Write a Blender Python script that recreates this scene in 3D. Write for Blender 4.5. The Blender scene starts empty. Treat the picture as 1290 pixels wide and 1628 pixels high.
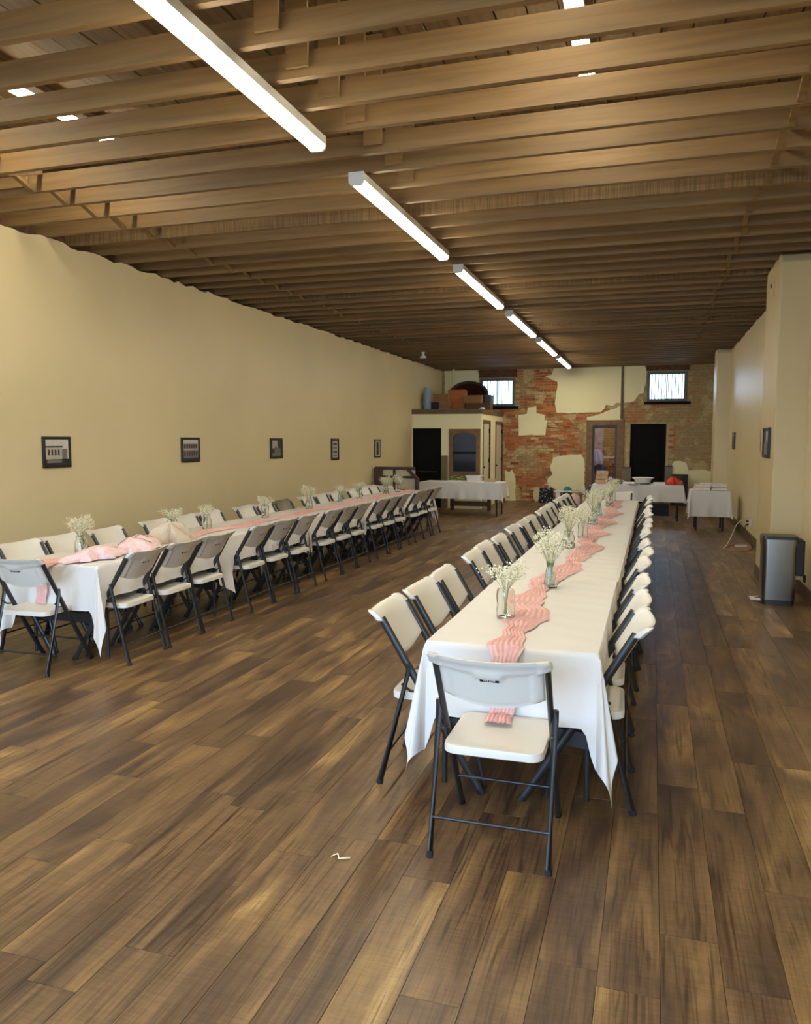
import bpy, bmesh, math, random
from math import sin, cos, pi, sqrt, hypot, atan2, exp
from mathutils import Vector, Matrix

random.seed(7)
S = bpy.context.scene
COL = S.collection

# ------------------------------------------------------------------ camera
CAM_H, FPX, YAW, PITCH, ROLL = 1.65, 1250.0, 0.3038, 0.0904, 0.0005
_f = Vector((-sin(YAW)*cos(PITCH), cos(YAW)*cos(PITCH), -sin(PITCH)))
_r = Vector((cos(YAW), sin(YAW), 0)); _u = _r.cross(_f)
_r, _u = _r*cos(ROLL)+_u*sin(ROLL), _u*cos(ROLL)-_r*sin(ROLL)
cd = bpy.data.cameras.new('camera'); cam = bpy.data.objects.new('camera', cd); COL.objects.link(cam)
cd.sensor_fit = 'HORIZONTAL'; cd.sensor_width = 36; cd.lens = FPX/1290*36; cd.clip_end = 200; cd.clip_start = .05
m = Matrix.Identity(4)
for i, a in enumerate((_r, _u, -_f)):
    for k in range(3): m[k][i] = a[k]
m.translation = (0, 0, CAM_H); cam.matrix_world = m
S.camera = cam

def at(px, py, ax, val):
    """point of the plane axis ax = val seen at a pixel of the 1290x1628 photograph"""
    d = _r*((px-645)/FPX)+_u*((814-py)/FPX)+_f
    o = Vector((0, 0, CAM_H)); return o+d*((val-o[ax])/d[ax])

# ------------------------------------------------------------------ world, daylight, exposure
W = bpy.data.worlds.new('overcast_sky'); S.world = W; W.use_nodes = True
bg = W.node_tree.nodes['Background']; bg.inputs[0].default_value = (.48, .70, 1.0, 1); bg.inputs[1].default_value = 13.0
def portal(loc, rot, sx, sy):
    l = bpy.data.lights.new('daylight_portal', 'AREA'); l.shape = 'RECTANGLE'; l.size = sx; l.size_y = sy
    l.cycles.is_portal = True
    o = bpy.data.objects.new('daylight_portal', l); COL.objects.link(o); o.location = loc; o.rotation_euler = rot
portal((-4.05, -2.9, 1.75), (pi/2, 0, 0), 2.7, 2.5)
portal((-.55, -2.9, 1.75), (pi/2, 0, 0), 3.0, 2.5)
S.view_settings.view_transform = 'Standard'; S.view_settings.look = 'None'
S.view_settings.gamma = 1; S.view_settings.use_curve_mapping = False
S.view_settings.exposure = 0.12
LAMP, LAMP_COL = 45.0, (1.0, .92, .71)

# ------------------------------------------------------------------ helpers: materials
def lin(*c):
    return tuple((v/255/12.92 if v/255 <= .04045 else ((v/255+.055)/1.055)**2.4) for v in c)+(1,)
class NT:
    def __init__(s, name):
        s.m = bpy.data.materials.new(name); s.m.use_nodes = True; s.t = s.m.node_tree; s.n = s.t.nodes
        s.b = s.n['Principled BSDF']
    def add(s, typ, **kw):
        x = s.n.new(typ)
        for k, v in kw.items():
            if k.startswith('i_'): x.inputs[int(k[2:])].default_value = v
            else: setattr(x, k, v)
        return x
    def ln(s, a, b, oi=0, ii=0):
        s.t.links.new(a.outputs[oi], b.inputs[ii])
    def ramp(s, stops, interp='LINEAR'):
        x = s.add('ShaderNodeValToRGB'); e = x.color_ramp.elements; x.color_ramp.interpolation = interp
        while len(e) < len(stops): e.new(.5)
        for q, (p, c) in zip(e, stops): q.position = p; q.color = c if len(c) == 4 else tuple(c)+(1,)
        return x
    def mix(s, mode='MULTIPLY', fac=1.0):
        x = s.add('ShaderNodeMix', data_type='RGBA', blend_type=mode); x.inputs[0].default_value = fac; return x
def basic(name, col, rough=.5, metal=0, var=0.0, scale=6, bump=0.0, bscale=60, spec=None, coords='Object'):
    t = NT(name); b = t.b
    b.inputs['Base Color'].default_value = col; b.inputs['Roughness'].default_value = rough; b.inputs['Metallic'].default_value = metal
    if spec is not None: b.inputs['Specular IOR Level'].default_value = spec
    tc = t.add('ShaderNodeTexCoord') if coords == 'Object' else t.add('ShaderNodeNewGeometry')
    o = 3 if coords == 'Object' else 0
    if var:
        nz = t.add('ShaderNodeTexNoise'); nz.inputs['Scale'].default_value = scale; nz.inputs['Detail'].default_value = 4
        t.ln(tc, nz, o)
        lo = tuple(c*(1-var) for c in col[:3]); hi = tuple(min(1, c*(1+var)) for c in col[:3])
        r = t.ramp([(.3, lo), (.7, hi)]); t.ln(nz, r); t.t.links.new(r.outputs[0], b.inputs['Base Color'])
    if bump:
        nb = t.add('ShaderNodeTexNoise'); nb.inputs['Scale'].default_value = bscale; nb.inputs['Detail'].default_value = 3; t.ln(tc, nb, o)
        bp = t.add('ShaderNodeBump'); bp.inputs['Strength'].default_value = bump; bp.inputs['Distance'].default_value = .01
        t.ln(nb, bp, 0, 2); t.t.links.new(bp.outputs[0], b.inputs['Normal'])
    return t.m
def emissive(name, col, s):
    t = NT(name); t.b.inputs['Base Color'].default_value = (.9, .9, .88, 1)
    t.b.inputs['Emission Color'].default_value = tuple(col)+(1,); t.b.inputs['Emission Strength'].default_value = s
    return t.m
def glass(name, col, rough=.02, ior=1.45):
    t = NT(name); t.b.inputs['Base Color'].default_value = col; t.b.inputs['Roughness'].default_value = rough
    t.b.inputs['Transmission Weight'].default_value = 1; t.b.inputs['IOR'].default_value = ior
    return t.m
def wood_mat(name, stops, sx=2.0, sy=26, sz=26, rough=.6, obj_rand=True, island=False, marks=.0, bump=.25, coord='world'):
    """grain runs along world X (coord world) ; a random shift per object or island"""
    t = NT(name); g = t.add('ShaderNodeNewGeometry'); oi = t.add('ShaderNodeObjectInfo')
    rnd = (g, 8) if island else (oi, 5)
    mp = t.add('ShaderNodeMapping'); mp.inputs[3].default_value = (sx, sy, sz)
    ad = t.add('ShaderNodeVectorMath', operation='ADD'); mu = t.add('ShaderNodeMath', operation='MULTIPLY'); mu.inputs[1].default_value = 57
    t.ln(rnd[0], mu, rnd[1]); t.ln(g, mp, 0); t.ln(mp, ad); t.ln(mu, ad, 0, 1)
    n1 = t.add('ShaderNodeTexNoise'); n1.inputs['Scale'].default_value = 1; n1.inputs['Detail'].default_value = 5; n1.inputs['Distortion'].default_value = .4
    t.ln(ad, n1)
    r = t.ramp(stops); t.ln(n1, r)
    hs = t.add('ShaderNodeHueSaturation'); mr = t.add('ShaderNodeMapRange'); mr.inputs[3].default_value = .78; mr.inputs[4].default_value = 1.18
    t.ln(rnd[0], mr, rnd[1]); t.t.links.new(mr.outputs[0], hs.inputs['Value']); t.t.links.new(r.outputs[0], hs.inputs['Color'])
    out = hs
    if marks:
        mp2 = t.add('ShaderNodeMapping'); mp2.inputs[3].default_value = (90, 3, 3) if sx < sy else (3, 90, 3)
        ad2 = t.add('ShaderNodeVectorMath', operation='ADD'); t.ln(g, mp2); t.ln(mp2, ad2); t.ln(mu, ad2, 0, 1)
        n2 = t.add('ShaderNodeTexNoise'); n2.inputs['Scale'].default_value = 1; n2.inputs['Detail'].default_value = 2
        t.ln(ad2, n2); r2 = t.ramp([(.35, (1-marks,)*3), (.65, (1, 1, 1))]); t.ln(n2, r2)
        mx = t.mix(); t.t.links.new(out.outputs[0], mx.inputs[6]); t.t.links.new(r2.outputs[0], mx.inputs[7])
        t.t.links.new(mx.outputs[2], t.b.inputs['Base Color'])
    else: t.t.links.new(out.outputs[0], t.b.inputs['Base Color'])
    t.b.inputs['Roughness'].default_value = rough
    if bump:
        bp = t.add('ShaderNodeBump'); bp.inputs['Strength'].default_value = bump; bp.inputs['Distance'].default_value = .004
        t.ln(n1, bp, 0, 2); t.t.links.new(bp.outputs[0], t.b.inputs['Normal'])
    return t.m
def floor_mat(name, island):
    t = NT(name); L = t.t.links; g = t.add('ShaderNodeNewGeometry'); oi = t.add('ShaderNodeObjectInfo')
    rnd = g.outputs[8] if island else oi.outputs[5]
    mu = t.add('ShaderNodeMath', operation='MULTIPLY'); mu.inputs[1].default_value = 91; L.new(rnd, mu.inputs[0])
    def noise(sc, det=4, dist=0.0):
        mp = t.add('ShaderNodeMapping'); mp.inputs[3].default_value = sc; L.new(g.outputs[0], mp.inputs[0])
        ad = t.add('ShaderNodeVectorMath', operation='ADD'); L.new(mp.outputs[0], ad.inputs[0]); L.new(mu.outputs[0], ad.inputs[1])
        n = t.add('ShaderNodeTexNoise'); n.inputs['Scale'].default_value = 1; n.inputs['Detail'].default_value = det; n.inputs['Distortion'].default_value = dist
        L.new(ad.outputs[0], n.inputs[0]); return n.outputs[0]
    base = noise((5.5, 1.1, 1), 4, 1.0)
    s = t.add('ShaderNodeMath', operation='MULTIPLY_ADD'); L.new(rnd, s.inputs[0]); s.inputs[1].default_value = .17; s.inputs[2].default_value = -.085
    a = t.add('ShaderNodeMath', operation='ADD'); L.new(base, a.inputs[0]); L.new(s.outputs[0], a.inputs[1])
    r = t.ramp([(.28, lin(76, 58, 45)), (.43, lin(99, 76, 54)), (.55, lin(117, 91, 62)), (.66, lin(140, 110, 70)), (.78, lin(174, 142, 92))]); L.new(a.outputs[0], r.inputs[0])
    gr = noise((60, 1.6, 1), 5, 1.6); r2 = t.ramp([(.30, (.50, .47, .46)), (.48, (1.0, 1.0, 1.0)), (.75, (1.3, 1.3, 1.28))]); L.new(gr, r2.inputs[0])
    sw = noise((7, 85, 1), 2, 1.2); r3 = t.ramp([(.35, (.88, .87, .86)), (.6, (1.06, 1.06, 1.06))]); L.new(sw, r3.inputs[0])
    kn = noise((16, 1.0, 1), 3, 2.0); r4 = t.ramp([(.28, (.50, .46, .45)), (.42, (1, 1, 1))]); L.new(kn, r4.inputs[0])
    cur = r.outputs[0]
    for q in (r2, r3, r4):
        x = t.mix(); L.new(cur, x.inputs[6]); L.new(q.outputs[0], x.inputs[7]); cur = x.outputs[2]
    L.new(cur, t.b.inputs['Base Color'])
    rr = t.ramp([(.3, (.34,)*3), (.7, (.48,)*3)]); L.new(gr, rr.inputs[0]); L.new(rr.outputs[0], t.b.inputs['Roughness'])
    bp = t.add('ShaderNodeBump'); bp.inputs['Strength'].default_value = .25; bp.inputs['Distance'].default_value = .002
    L.new(sw, bp.inputs[2]); L.new(bp.outputs[0], t.b.inputs['Normal'])
    return t.m
def brick_mat(name, island):
    t = NT(name); L = t.t.links; g = t.add('ShaderNodeNewGeometry'); oi = t.add('ShaderNodeObjectInfo')
    rnd = g.outputs[8] if island else oi.outputs[5]
    r = t.ramp([(0, lin(160, 88, 48)), (.3, lin(196, 112, 60)), (.5, lin(206, 132, 80)), (.66, lin(126, 80, 50)), (.78, lin(220, 190, 136)), (1, lin(178, 118, 70))]); L.new(rnd, r.inputs[0])
    # mortar smear grows towards the window end of the wall and in broad patches
    n = t.add('ShaderNodeTexNoise'); n.inputs['Scale'].default_value = 1.3; n.inputs['Detail'].default_value = 5; L.new(g.outputs[0], n.inputs[0])
    sp = t.add('ShaderNodeSeparateXYZ'); L.new(g.outputs[0], sp.inputs[0])
    mr = t.add('ShaderNodeMapRange'); mr.inputs[1].default_value = -2.2; mr.inputs[2].default_value = .8; mr.inputs[3].default_value = -.06; mr.inputs[4].default_value = .13; L.new(sp.outputs[0], mr.inputs[0])
    a = t.add('ShaderNodeMath', operation='ADD'); L.new(n.outputs[0], a.inputs[0]); L.new(mr.outputs[0], a.inputs[1])
    f = t.ramp([(.47, (0, 0, 0)), (.60, (1, 1, 1))]); L.new(a.outputs[0], f.inputs[0])
    x = t.mix('MIX'); L.new(f.outputs[0], x.inputs[0]); L.new(r.outputs[0], x.inputs[6]); x.inputs[7].default_value = lin(176, 150, 106)
    n2 = t.add('ShaderNodeTexNoise'); n2.inputs['Scale'].default_value = 30; n2.inputs['Detail'].default_value = 4; L.new(g.outputs[0], n2.inputs[0])
    r2 = t.ramp([(.3, (.68, .66, .62)), (.7, (1.1, 1.1, 1.1))]); L.new(n2.outputs[0], r2.inputs[0])
    n3 = t.add('ShaderNodeTexNoise'); n3.inputs['Scale'].default_value = 2.6; n3.inputs['Detail'].default_value = 6; L.new(g.outputs[0], n3.inputs[0])
    f3 = t.ramp([(.56, (0, 0, 0)), (.60, (.85, .85, .85))]); L.new(n3.outputs[0], f3.inputs[0])
    x3 = t.mix('MIX'); L.new(f3.outputs[0], x3.inputs[0]); L.new(x.outputs[2], x3.inputs[6]); x3.inputs[7].default_value = lin(212, 192, 142); x = x3
    y = t.mix(); L.new(x.outputs[2], y.inputs[6]); L.new(r2.outputs[0], y.inputs[7]); L.new(y.outputs[2], t.b.inputs['Base Color'])
    t.b.inputs['Roughness'].default_value = .9
    bp = t.add('ShaderNodeBump'); bp.inputs['Strength'].default_value = .6; bp.inputs['Distance'].default_value = .01; L.new(n2.outputs[0], bp.inputs[2]); L.new(bp.outputs[0], t.b.inputs['Normal'])
    return t.m
def wall_mat(name, col, rough=.33, stain=.10):
    t = NT(name); L = t.t.links; g = t.add('ShaderNodeNewGeometry')
    n = t.add('ShaderNodeTexNoise'); n.inputs['Scale'].default_value = .55; n.inputs['Detail'].default_value = 4; L.new(g.outputs[0], n.inputs[0])
    r = t.ramp([(.3, tuple(c*(1-stain) for c in col[:3])), (.65, col)]); L.new(n.outputs[0], r.inputs[0]); L.new(r.outputs[0], t.b.inputs['Base Color'])
    t.b.inputs['Roughness'].default_value = rough; t.b.inputs['Specular IOR Level'].default_value = .35
    n2 = t.add('ShaderNodeTexNoise'); n2.inputs['Scale'].default_value = 7; n2.inputs['Detail'].default_value = 5; L.new(g.outputs[0], n2.inputs[0])
    bp = t.add('ShaderNodeBump'); bp.inputs['Strength'].default_value = .35; bp.inputs['Distance'].default_value = .012; L.new(n2.outputs[0], bp.inputs[2]); L.new(bp.outputs[0], t.b.inputs['Normal'])
    return t.m
M = {}
M['wall'] = wall_mat('cream_wall_paint', lin(224, 206, 162), .42)
M['pier'] = wall_mat('tan_pier_paint', lin(205, 184, 138), .5)
M['plaster'] = wall_mat('old_cream_plaster', lin(246, 236, 190), .7, .08)
M['mortar'] = basic('old_mortar', lin(186, 162, 118), .95, var=.25, scale=9, bump=.6, bscale=30, coords='world')
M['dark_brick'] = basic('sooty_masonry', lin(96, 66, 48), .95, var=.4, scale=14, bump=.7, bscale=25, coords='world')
M['brick'] = brick_mat('red_brick', False); M['brick_mass'] = brick_mat('red_brick_mass', True)
M['plank'] = floor_mat('floor_plank', False); M['plank_mass'] = floor_mat('floor_plank_mass', True)
M['gap'] = basic('floor_joint', lin(60, 43, 30), .8)
JST = [(.30, lin(112, 86, 50)), (.48, lin(126, 97, 58)), (.62, lin(134, 104, 62)), (.8, lin(118, 90, 52))]
M['joist'] = wood_mat('joist_wood', JST, 1.1, 22, 22, .62)
M['joist_rough'] = wood_mat('sawn_joist_wood', JST, 1.1, 22, 22, .7, marks=.45)
M['deck'] = wood_mat('deck_wood', [(.3, lin(88, 68, 42)), (.6, lin(118, 94, 60)), (.8, lin(96, 75, 46))], 20, 1.0, 20, .75, island=True)
M['white_plastic'] = basic('white_plastic', lin(218, 214, 205), .42, bump=.05, bscale=400)
M['taupe_plastic'] = basic('taupe_plastic', lin(120, 108, 88), .5)
M['steel_dark'] = basic('charcoal_steel', lin(58, 58, 60), .34, .5)
M['rubber'] = basic('black_rubber', lin(18, 18, 19), .6)
M['black'] = basic('black_paint', lin(13, 12, 11), .7, var=.15, scale=3, spec=.15)
M['cloth'] = basic('white_cotton', lin(222, 219, 216), .8, bump=.5, bscale=14, spec=.2)
M['pink'] = basic('pink_gauze', lin(226, 180, 176), .9, var=.10, scale=40, bump=.4, bscale=220)
M['pink_pale'] = basic('pale_pink_tulle', lin(236, 206, 210), .8, var=.1, scale=30, bump=.3, bscale=160)
M['glass'] = glass('clear_glass', (.96, .98, .97, 1)); M['glass_green'] = glass('green_glass', (.78, .93, .88, 1))
M['flower'] = basic('tiny_white_blossom', lin(238, 234, 206), .8); M['stem'] = basic('dry_green_stem', lin(150, 150, 98), .8)
M['white_metal'] = basic('white_enamel', lin(226, 224, 216), .4)
M['lamp'] = emissive('lit_diffuser', LAMP_COL, LAMP)
M['frame'] = basic('black_frame', lin(22, 19, 17), .4)
M['brown'] = basic('brown_painted_wood', lin(104, 84, 56), .6, var=.15, scale=8)
M['dark_wood'] = basic('dark_walnut', lin(66, 38, 26), .45, var=.3, scale=5)
M['door_wood'] = basic('oak_frame', lin(124, 88, 44), .5, var=.25, scale=7)
M['steel'] = basic('brushed_steel', lin(136, 131, 122), .30, 1)
M['dark_glass'] = basic('dark_window_glass', lin(40, 44, 56), .12)
M['card'] = basic('brown_cardboard', lin(150, 108, 66), .85, var=.1, scale=5)
M['base'] = basic('brown_baseboard', lin(92, 72, 46), .5, var=.15, scale=6)
M['white'] = basic('white_glaze', lin(232, 230, 226), .35); M['paper'] = basic('white_paper', lin(232, 226, 216), .8)
def simple(k, rgb, rough=.6, metal=0, var=.08): M[k] = basic(k, lin(*rgb), rough, metal, var=var, scale=12)

# ------------------------------------------------------------------ helpers: meshes and objects
class MB:
    def __init__(s): s.v = []; s.f = []; s.mi = []; s.cur = 0
    def mat(s, i): s.cur = i; return s
    def face(s, *ix): s.f.append(ix); s.mi.append(s.cur)
    def box(s, x0, x1, y0, y1, z0, z1, rot=None, org=None, taper=1.0):
        b = len(s.v); cx, cy = (x0+x1)/2, (y0+y1)/2
        for z, k in ((z0, 1.0), (z1, taper)):
            for x, y in ((x0, y0), (x1, y0), (x1, y1), (x0, y1)):
                p = Vector((cx+(x-cx)*k, cy+(y-cy)*k, z))
                if rot is not None: p = rot @ (p-Vector(org))+Vector(org)
                s.v.append(p)
        for q in ((3, 2, 1, 0), (4, 5, 6, 7), (0, 1, 5, 4), (1, 2, 6, 5), (2, 3, 7, 6), (3, 0, 4, 7)): s.face(*[b+i for i in q])
        return s
    def rbox(s, x0, x1, y0, y1, z0, z1, r, n=4, taper=1.0, ez=.0):
        """box with rounded upright edges and an optional rounded top and bottom"""
        pts = []
        for cx, cy, a0 in ((x1-r, y1-r, 0), (x0+r, y1-r, pi/2), (x0+r, y0+r, pi), (x1-r, y0+r, 1.5*pi)):
            for i in range(n+1): a = a0+i*pi/2/n; pts.append((cx+r*cos(a), cy+r*sin(a)))
        mx, my = (x0+x1)/2, (y0+y1)/2
        lv = [(z0, 1.0), (z1, taper)] if not ez else [(z0, 1-.6*ez/(x1-x0)*2), (z0+ez, 1.0), (z1-ez, taper), (z1-.3*ez, taper-.6*ez/(x1-x0)), (z1, taper-2*ez/(x1-x0))]
        s.loft([[(mx+(x-mx)*k, my+(y-my)*k, z) for x, y in pts] for z, k in lv]); return s
    def loft(s, rings, caps=True, closed=True):
        b = len(s.v); n = len(rings[0])
        for r in rings: s.v += [Vector(p) for p in r]
        for j in range(len(rings)-1):
            for i in range(n if closed else n-1):
                k = (i+1) % n; s.face(b+j*n+i, b+j*n+k, b+(j+1)*n+k, b+(j+1)*n+i)
        if caps and closed:
            s.face(*[b+i for i in reversed(range(n))]); s.face(*[b+(len(rings)-1)*n+i for i in range(n)])
        return s
    def tube(s, pts, r, n=8, r2=None, up=(0, 0, 1), caps=True):
        pts = [Vector(p) for p in pts]; rings = []; r2 = r2 or r
        for i, p in enumerate(pts):
            d = ((pts[min(i+1, len(pts)-1)]-pts[max(i-1, 0)])).normalized()
            u = Vector(up); 
            if abs(d.dot(u)) > .97: u = Vector((1, 0, 0))
            a = d.cross(u).normalized(); b = a.cross(d)
            rr = r(i) if callable(r) else r; q = rr if r2 is r else r2
            rings.append([p+a*(rr*cos(2*pi*k/n))+b*(q*sin(2*pi*k/n)) for k in range(n)])
        return s.loft(rings, caps)
    def lathe(s, prof, n=20, c=(0, 0), wob=None, caps=True):
        return s.loft([[(c[0]+r*(wob(a, z) if wob else 1)*cos(a), c[1]+r*(wob(a, z) if wob else 1)*sin(a), z) for a in [2*pi*k/n for k in range(n)]] for r, z in prof], caps)
    def prism(s, poly, fn, d0, d1):
        """polygon (a,b) extruded from depth d0 to d1, fn(a,b,d) -> point"""
        b = len(s.v); n = len(poly)
        for d in (d0, d1): s.v += [Vector(fn(x, y, d)) for x, y in poly]
        for i in range(n): k = (i+1) % n; s.face(b+i, b+k, b+n+k, b+n+i)
        s.face(*[b+i for i in reversed(range(n))]); s.face(*[b+n+i for i in range(n)]); return s
    def grid(s, nu, nv, fn, skip=None):
        b = len(s.v)
        for j in range(nv+1):
            for i in range(nu+1): s.v.append(Vector(fn(i/nu, j/nv)))
        for j in range(nv):
            for i in range(nu):
                a = b+j*(nu+1)+i; s.face(a, a+1, a+nu+2, a+nu+1)
        return s
    def octa(s, p, r):
        b = len(s.v); p = Vector(p)
        s.v += [p+Vector(d)*r for d in ((1, 0, 0), (0, 1, 0), (-1, 0, 0), (0, -1, 0), (0, 0, 1), (0, 0, -1))]
        for i in range(4): k = (i+1) % 4; s.face(b+i, b+k, b+4); s.face(b+k, b+i, b+5)
        return s
    def mesh(s, name, mats, smooth=False, recalc=True):
        me = bpy.data.meshes.new(name); me.from_pydata([tuple(v) for v in s.v], [], s.f)
        for x in (mats if isinstance(mats, (list, tuple)) else [mats]): me.materials.append(x)
        for p, i in zip(me.polygons, s.mi): p.material_index = i; p.use_smooth = smooth
        if recalc:
            bm = bmesh.new(); bm.from_mesh(me); bmesh.ops.recalc_face_normals(bm, faces=bm.faces[:]); bm.to_mesh(me); bm.free()
        if smooth:
            try: me.set_sharp_from_angle(angle=math.radians(48))
            except Exception: pass
        return me
    def build(s, name, mats, parent=None, smooth=False, bevel=0, recalc=True):
        return link(name, s.mesh(name, mats, smooth, recalc), parent, bevel)
def link(name, me, parent=None, bevel=0):
    o = bpy.data.objects.new(name, me); COL.objects.link(o)
    if parent is not None: o.parent = parent
    if bevel:
        b = o.modifiers.new('bevel', 'BEVEL'); b.width = bevel; b.segments = 2; b.limit_method = 'ANGLE'
    return o
def tag(o, label, cat, group=None, kind=None):
    if label: o['label'] = label
    if cat: o['category'] = cat
    if group: o['group'] = group
    if kind: o['kind'] = kind
    return o
def thing(name, label, cat, loc=(0, 0, 0), rz=0, group=None):
    o = bpy.data.objects.new(name, None); COL.objects.link(o); o.location = loc; o.rotation_euler = (0, 0, rz); o.empty_display_size = .1
    return tag(o, label, cat, group)
def struct(o): o['kind'] = 'structure'; return o
def dup(o, parent=None):
    c = o.copy(); COL.objects.link(c)
    if parent is not None: c.parent = parent
    for ch in list(o.children): dup(ch, c)
    return c
def text_mesh(txt, size, depth=.0006):
    cu = bpy.data.curves.new('lettering', 'FONT'); cu.body = txt; cu.size = size; cu.extrude = depth; cu.align_x = 'CENTER'; cu.align_y = 'CENTER'
    o = bpy.data.objects.new('lettering', cu); COL.objects.link(o)
    me = bpy.data.meshes.new_from_object(o.evaluated_get(bpy.context.evaluated_depsgraph_get()))
    bpy.data.objects.remove(o); return me
def rz(a): return Matrix.Rotation(a, 3, 'Z')
ORD = 'first second third fourth fifth sixth seventh eighth ninth tenth eleventh twelfth thirteenth fourteenth fifteenth'.split()

# ------------------------------------------------------------------ the room
XL, XR, YB, YF, ZC = -5.7, 1.57, 21.6, -3.0, 3.62
fl = struct(MB().box(XL-.2, XR+.2, YF-.2, YB+.2, -.12, -.004).build('floor', M['gap']))
PW, PL = .186, 1.22
def plank_mesh(w, l, name='plank'):
    b = MB(); e = .0009; x, y = w/2-.0002, l/2-.0002
    b.v = [Vector(p) for p in ((-x, -y, -.0035), (x, -y, -.0035), (x, y, -.0035), (-x, y, -.0035), (-x+e, -y+e, 0), (x-e, -y+e, 0), (x-e, y-e, 0), (-x+e, y-e, 0))]
    for q in ((4, 5, 6, 7), (0, 1, 5, 4), (1, 2, 6, 5), (2, 3, 7, 6), (3, 0, 4, 7)): b.face(*q)
    return b
pl = []
nx = int((XR-XL)/PW)+1
for i in range(nx):
    x0 = XL+i*PW; x1 = min(x0+PW, XR); y = YF-random.random()*PL
    while y < YB:
        a, c = max(y, YF), min(y+PL, YB)
        if c-a > .02 and x1-x0 > .01: pl.append(((x0+x1)/2, (a+c)/2, x1-x0, c-a))
        y += PL
def seen(x, y):
    d = Vector((x, y, 0))-Vector((0, 0, CAM_H)); z = d.dot(_f)
    if z < .3: return False
    return abs(d.dot(_r)/z*FPX) < 700 and abs(d.dot(_u)/z*FPX) < 880
pl.sort(key=lambda p: (not seen(p[0], p[1]), hypot(p[0], p[1])))
full = plank_mesh(PW, PL).mesh('plank', M['plank']); rest = MB(); n1 = 0
for (x, y, w, l) in pl:
    if n1 < 300 and seen(x, y):
        me = full if abs(w-PW) < .001 and abs(l-PL) < .001 else plank_mesh(w, l).mesh('plank', M['plank'])
        o = link('plank', me, fl); o.location = (x, y, 0); n1 += 1
    else:
        q = plank_mesh(w, l); b0 = len(rest.v); rest.v += [v+Vector((x, y, 0)) for v in q.v]
        for f in q.f: rest.face(*[b0+i for i in f])
o = rest.build('plank', M['plank_mass'], fl); o['kind'] = 'stuff'

def ragged(y0, y1, z, step, amp):
    pts = []; y = y0
    while y < y1: pts.append((y, z+random.uniform(-amp, amp))); y += step*random.uniform(.6, 1.4)
    return pts+[(y1, z)]
def side_wall(name, x, xo, y0, y1, z, mat):
    poly = [(y0, 0)]+ragged(y0, y1, z, .13, .022)+[(y1, 0)]
    return struct(MB().prism(poly, lambda a, b, d: (d, a, b), x, xo).build(name, mat))
side_wall('wall_left', XL, XL-.12, YF, YB, ZC-.012, M['wall'])
side_wall('wall_right', XR, XR+.12, YF, YB, ZC-.012, M['wall'])
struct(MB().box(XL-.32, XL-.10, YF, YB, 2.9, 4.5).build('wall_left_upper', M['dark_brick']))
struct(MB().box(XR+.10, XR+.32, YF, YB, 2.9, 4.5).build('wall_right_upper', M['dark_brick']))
# piers of the right wall: rounded shoulders at the top
def pier(x, y0, y1, name, mat):
    poly = [(y0, 0)]+[(y0, 3.55), (y0+.05, 3.63), (y0+.14, 3.66), (y0+.3, 3.64), (y0+.5, 3.66), (y1-.05, 3.63), (y1, 3.5), (y1, 0)]
    struct(MB().prism(poly, lambda a, b, d: (d, a, b), x, XR+.01).build(name, mat, bevel=.012))
XP = 1.255
pier(XP, 9.38, 10.5, 'wall_right_pier', M['pier']); pier(1.285, 18.5, 19.3, 'wall_right_pier', M['wall'])
def boardrun(name, pts, h=.14, t=.016, mat='base'):
    b = MB()
    for (x0, y0, x1, y1) in pts: b.box(min(x0, x1), max(x0, x1), min(y0, y1), max(y0, y1), 0, h)
    return struct(b.build(name, M[mat], bevel=.004))
boardrun('baseboard_right', [(XR-.018, YF, XR, 9.38), (XP, 9.362, XR, 9.38), (XP-.018, 9.362, XP, 10.518), (XP-.018, 10.5, XR, 10.518), (XR-.018, 10.518, XR, 18.48), (1.267, 18.48, XR, 18.5), (1.267, 18.5, 1.285, 19.3)])
boardrun('baseboard_left', [(XL, YF, XL+.018, 18.66)])
# front wall behind the viewer: two shop windows and a lintel, open to the overcast street
b = MB(); 
for q in ((XL, -5.4, 0, 4.5), (-2.7, -2.05, 0, 4.5), (.95, XR, 0, 4.5), (-5.4, -2.7, 0, .5), (-5.4, -2.7, 3.0, 4.5), (-2.05, .95, 0, .5), (-2.05, .95, 3.0, 4.5)):
    b.box(q[0], q[1], YF-.2, YF, q[2], q[3])
struct(b.build('wall_front', M['wall']))
struct(MB().box(-30, 30, -22, YF-.2, -.3, -.1).build('pavement', basic('grey_concrete', lin(150, 150, 150), .9, var=.1)))

# ---- back wall: masonry core with openings, bricks, plaster, windows, doors
def wb(px, py): p = at(px, py, 1, YB); return (p.x, p.z)
def rect(px0, py0, px1, py1):
    a = wb(px0, py0); c = wb(px1, py1); return (a[0], c[0], c[1], a[1])
WIN1, WIN2 = rect(764, 602, 819, 646), rect(1030, 591, 1092, 638)
DOOR1, DOOR2 = rect(937, 673, 985, 795), rect(1003, 674, 1056.5, 795)
DOOR1 = (DOOR1[0], DOOR1[1], 0, DOOR1[3]); DOOR2 = (DOOR2[0], DOOR2[1], 0, DOOR2[3])
holes = [WIN1, WIN2, DOOR1, DOOR2]
xs = sorted({XL-.35, XR+.35}|{h[0] for h in holes}|{h[1] for h in holes}); zs = sorted({0, 4.5}|{h[2] for h in holes}|{h[3] for h in holes})
b = MB()
for i in range(len(xs)-1):
    for j in range(len(zs)-1):
        cx, cz = (xs[i]+xs[i+1])/2, (zs[j]+zs[j+1])/2
        if not any(h[0] < cx < h[1] and h[2] < cz < h[3] for h in holes): b.box(xs[i], xs[i+1], YB, YB+.34, zs[j], zs[j+1])
back = struct(b.build('wall_back', M['mortar']))
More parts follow.
